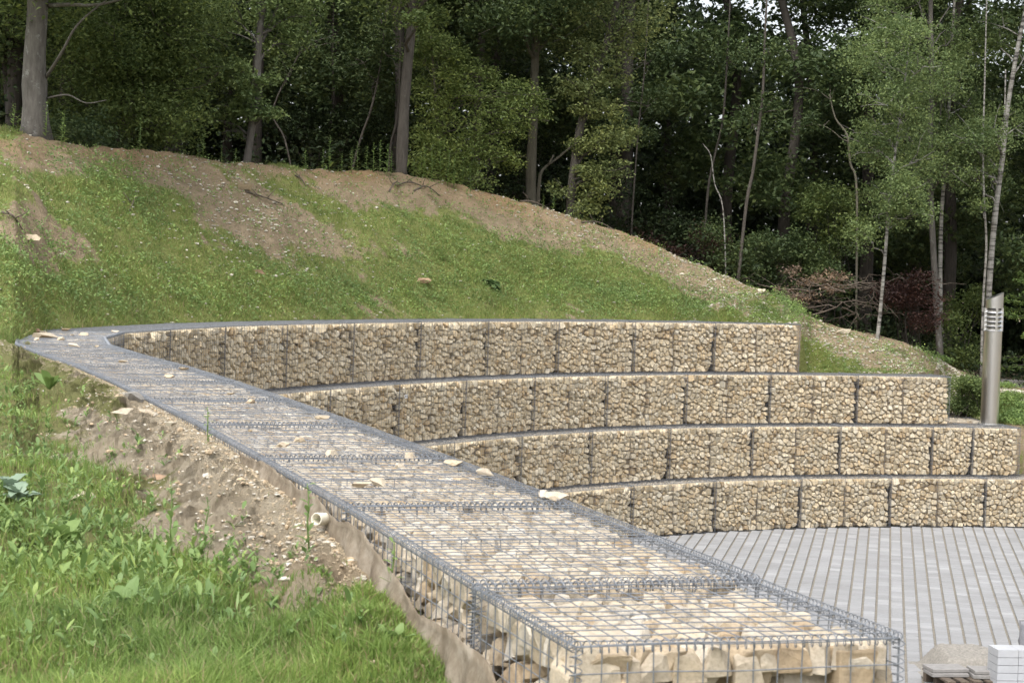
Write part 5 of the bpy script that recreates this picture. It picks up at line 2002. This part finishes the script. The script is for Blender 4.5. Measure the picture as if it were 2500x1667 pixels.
for i, (px, py, kd, lab, sc_) in enumerate(FP):
    rng = np.random.default_rng(800 + i)
    q = at_z(px, py, 3.58)
    for _ in range(6):
        z = float(near_z(q[0] / q[1], q[1]))
        q = at_z(px, py, z)
    root = empty('weed_plant', q, rng.uniform(0, 6.28))
    tag(root, lab, 'weed')
    if kd == 'c':
        for j in range(9):
            mb = MB()
            V, qq = leaf_strip(.17 * sc_ * rng.uniform(.7, 1.1), .085 * sc_ * rng.uniform(.8, 1.1), j * 2.4, rng.uniform(.5, 1.1), rng.uniform(.2, .6), rng, 7, .16)
            mb.add(V + np.array([0, 0, .02 + .05 * sc_ * rng.random()]), qq)
            obj('leaf', mb.mesh('leaf', WEED_BLUE, True), root)
    elif kd == 'd':
        for j in range(8):
            mb = MB()
            V, qq = leaf_strip(.17 * sc_ * rng.uniform(.7, 1.1), .06 * sc_ * rng.uniform(.8, 1.1), j * 2.4, rng.uniform(.7, 1.3), rng.uniform(.2, .5), rng, 6, 0)
            mb.add(V, qq)
            obj('leaf', mb.mesh('leaf', WEED, True), root)
    else:
        H = .27 * sc_
        mb = MB()
        st = np.array([[0, 0, -.01], [.01, .005, H * .4], [.0, .015, H * .75], [.012, .01, H]])
        mb.tube(st, [.0042, .0036, .003, .0018], 6)
        stm = obj('stem', mb.mesh('stem', WEED, True), root)
        for j in range(13):
            mb = MB()
            V, qq = leaf_strip(.075 * sc_ * rng.uniform(.6, 1.1) * (1.15 - j / 18), .02 * sc_ * rng.uniform(.8, 1.2), j * 2.4, rng.uniform(.3, .9), rng.uniform(.1, .5), rng, 4, .1)
            mb.add(V + np.array([.005, .006, H * (.12 + .86 * j / 12)]), qq)
            obj('leaf', mb.mesh('leaf', WEED, True), stm)
# yellow flowers
for i, (px, py) in enumerate([(58, 1022), (66, 1030), (50, 1027), (250, 1390), (190, 1440)]):
    q = at_z(px, py + 12, 3.66)
    z = float(near_z(q[0] / q[1], q[1]))
    root = empty('yellow_flower', (q[0], q[1], z))
    tag(root, 'small yellow flower on a thin stalk in the left weeds', 'flower', 'yellow flowers at the left')
    hgt = max(.06, at_y(px, py, q[1])[2] - z)
    mb = MB()
    mb.tube([[0, 0, 0], [.004, 0, hgt * .5], [0, 0, hgt]], .0018, 5)
    obj('stalk', mb.mesh('stalk', WEED, True), root)
    obj('petals', rosette(6, .026, .018, .5, .2, np.random.default_rng(i), FLOWER_Y, 0, 'petals', 0, 3), root)
    root.children[1].location = (0, 0, hgt)

# tall weeds along the crest and on the bank
CW = []
for k in range(5):
    rng = np.random.default_rng(900 + k)
    H = .75
    mb = MB()
    mb.tube([[0, 0, -.05], [.02 * rng.normal(), .01, H * .5], [.04 * rng.normal(), .02 * rng.normal(), H]], [.007, .005, .002], 5)
    ms = mb.mesh('stem', WEED, True)
    mb = MB()
    for j in range(26):
        V, qq = leaf_strip(.17 * rng.uniform(.6, 1.1) * (1.2 - j / 30), .045 * rng.uniform(.7, 1.2), j * 2.4, rng.uniform(.2, .9), rng.uniform(.1, .5), rng, 3, .12)
        mb.add(V + np.array([0, 0, H * (.06 + .94 * j / 25)]), qq)
    CW.append((ms, mb.mesh('leaves', WEED, True)))
rng = np.random.default_rng(910)
CP = [(340, .9), (150, .9), (155, .7), (60, 1.0), (30, .8), (110, .9), (482, .6), (495, .7), (575, .5), (745, .7), (805, 1.1), (788, .7), (858, .8), (872, .9), (895, .8), (912, .9), (928, 1.0), (945, 1.0), (955, .8), (1010, .6), (1035, 1.0), (1055, 1.2), (1075, 1.3), (1095, 1.2), (1110, 1.0), (1130, .9), (1025, .9), (1150, .7), (1355, .6), (1330, .5), (540, .5), (835, .6)]
for px, sc_ in CP:
    y = cy(px, rng.uniform(-.25, .35))
    q = bank_at(px, y)
    root = empty('tall_weed', q, rng.uniform(0, 6.28))
    root.scale = (sc_, sc_, sc_ * .85)
    a_, b_ = CW[int(rng.integers(0, 5))]
    obj('leaves', b_, obj('stem', a_, root))
    tag(root, 'tall leafy thistle like weed standing on the crest of the bank', 'weed', 'tall weeds along the crest')
# weeds on the slope
for i, (px, py, sc_, lab) in enumerate([(1080, 640, .75, 'upright bushy weed on the lower bank, left of the big leaved plant'), (1110, 700, .7, 'bushy weed at the bank foot below the upright one'), (1320, 600, .4, 'small weed on the bare right part of the bank'), (700, 675, .5, 'grey green weed near the middle foot of the bank'),
                                        (310, 720, .6, 'weed tuft at the foot of the bank left of the middle'), (870, 730, .6, 'slim weed stalk just behind the far wall lid')]):
    r_ = ray(px, py)
    az = r_[0] / r_[1]
    ygr = np.linspace(np.interp(az, F_AZ, F_Y), np.interp(az, CR_AZ, CR_Y), 200)
    zz = bank_z(np.full(200, az), ygr)
    _, pyy = pix(np.stack([az * ygr, ygr, zz], -1))
    j = int(np.argmin(np.abs(pyy - py)))
    root = empty('bank_weed', (az * ygr[j], ygr[j], zz[j]), i * 1.1)
    root.scale = (sc_, sc_, sc_)
    obj('leaves', CW[i % 5][1], obj('stem', CW[i % 5][0], root))
    tag(root, lab, 'weed')


def on_bank(px, py):
    r_ = ray(px, py)
    az = r_[0] / r_[1]
    ygr = np.linspace(np.interp(az, F_AZ, F_Y), np.interp(az, CR_AZ, CR_Y), 300)
    zz = bank_z(np.full(300, az), ygr)
    _, pyy = pix(np.stack([az * ygr, ygr, zz], -1))
    j = int(np.argmin(np.abs(pyy - py)))
    return np.array([az * ygr[j], ygr[j], zz[j]])


q = on_bank(1192, 702)
root = empty('burdock_plant', q)
tag(root, 'big leaved dark green plant on the lower right of the bank', 'plant')
rng = np.random.default_rng(950)
for j in range(11):
    mb = MB()
    V, qq = leaf_strip(.36 * rng.uniform(.7, 1.1), .24 * rng.uniform(.8, 1.1), j * 2.4, rng.uniform(.5, 1.2), rng.uniform(.4, .8), rng, 6, 0)
    mb.add(V + np.array([rng.normal(0, .06), rng.normal(0, .06), .05 * rng.random()]), qq)
    obj('leaf', mb.mesh('leaf', leaf_mat('burdock_leaf', (.07, .12, .045), (.10, .16, .06)) if j == 0 else bpy.data.materials['burdock_leaf'], True), root)
for i, (px, py, sz, lab) in enumerate([(1032, 690, .20, 'round brown stone at the foot of the bank'), (630, 668, .14, 'tan stone on the lower bank left of the middle'), (70, 585, .16, 'small grey stone on the left bare patch'), (600, 462, .18, 'pale clod below the slim tree on the bank'), (1995, 800, .14, 'pale stone on the dirt ridge beyond the far wall'), (2060, 812, .2, 'flat pale rock on the dirt ridge under the young birch'), (1862, 695, .16, 'rock on the crest right of the bare slope')]):
    q = on_bank(px, py)
    sz *= 0.55
    o = obj('loose_stone', rock(3, 1.0, .6, 400 + i, MAT_BR if i < 2 else MAT_STONE), None, tuple(q - np.array([0, 0, sz * .2])))
    o.scale = (sz, sz, sz)
    tag(o, lab, 'stone')
BRN = [([(950, 470), (962, 455), (975, 448)], 'short forked dead branch on the crest below the lichen spotted trunk'), ([(965, 455), (1000, 453), (1040, 460)], 'thin dead branch lying right of the forked one'), ([(1010, 470), (1040, 462), (1075, 480)], 'curved dead twig on the ochre crest soil'),
       ([(1270, 490), (1300, 488), (1345, 492)], 'pale dead branch at the top of the right slope'), ([(1420, 545), (1460, 546), (1500, 556)], 'long grey branch lying along the right crest'), ([(0, 520), (30, 540), (55, 562)], 'dark stick lying on the left bare patch'), ([(720, 430), (735, 445), (748, 460)], 'short dark stick below the crest left of the middle'),
       ([(330, 480), (325, 505), (315, 520)], 'grey stick on the left of the bank'), ([(600, 470), (640, 490), (690, 500)], 'thin pale stick across the grass patch')]
for pth, lab in BRN:
    P = np.array([on_bank(*q) for q in pth])
    P[:, 2] += .02
    P[1, 2] += .05
    mb = MB()
    Q = smooth_path(P)
    mb.tube(Q, np.linspace(.022, .008, len(Q)), 6)
    for s_ in (3, 5):
        e = Q[s_] + np.array([rng.normal(0, .12), rng.normal(0, .05), rng.uniform(.06, .2)])
        mb.tube([Q[s_], (Q[s_] + e) / 2 + rng.normal(0, .015, 3), e], [.009, .007, .003], 5)
    tag(obj('dead_branch', mb.mesh('dead_branch', TWIG_DEAD, True)), lab, 'branch')
# concrete edging far right
q0, q1 = at_y(2440, 945, 46.5), at_y(2640, 930, 46.0)
mb = MB()
L_ = np.linalg.norm(q1 - q0)
mb.box(tuple((q0 + q1) / 2 + np.array([0, 0, -.18])), (L_, .12, .5), math.atan2(q1[1] - q0[1], q1[0] - q0[0]))
tag(obj('edging_wall', mb.mesh('edging_wall', MAT_SLAB)), 'low concrete edging behind the lamp bollard', 'edging')
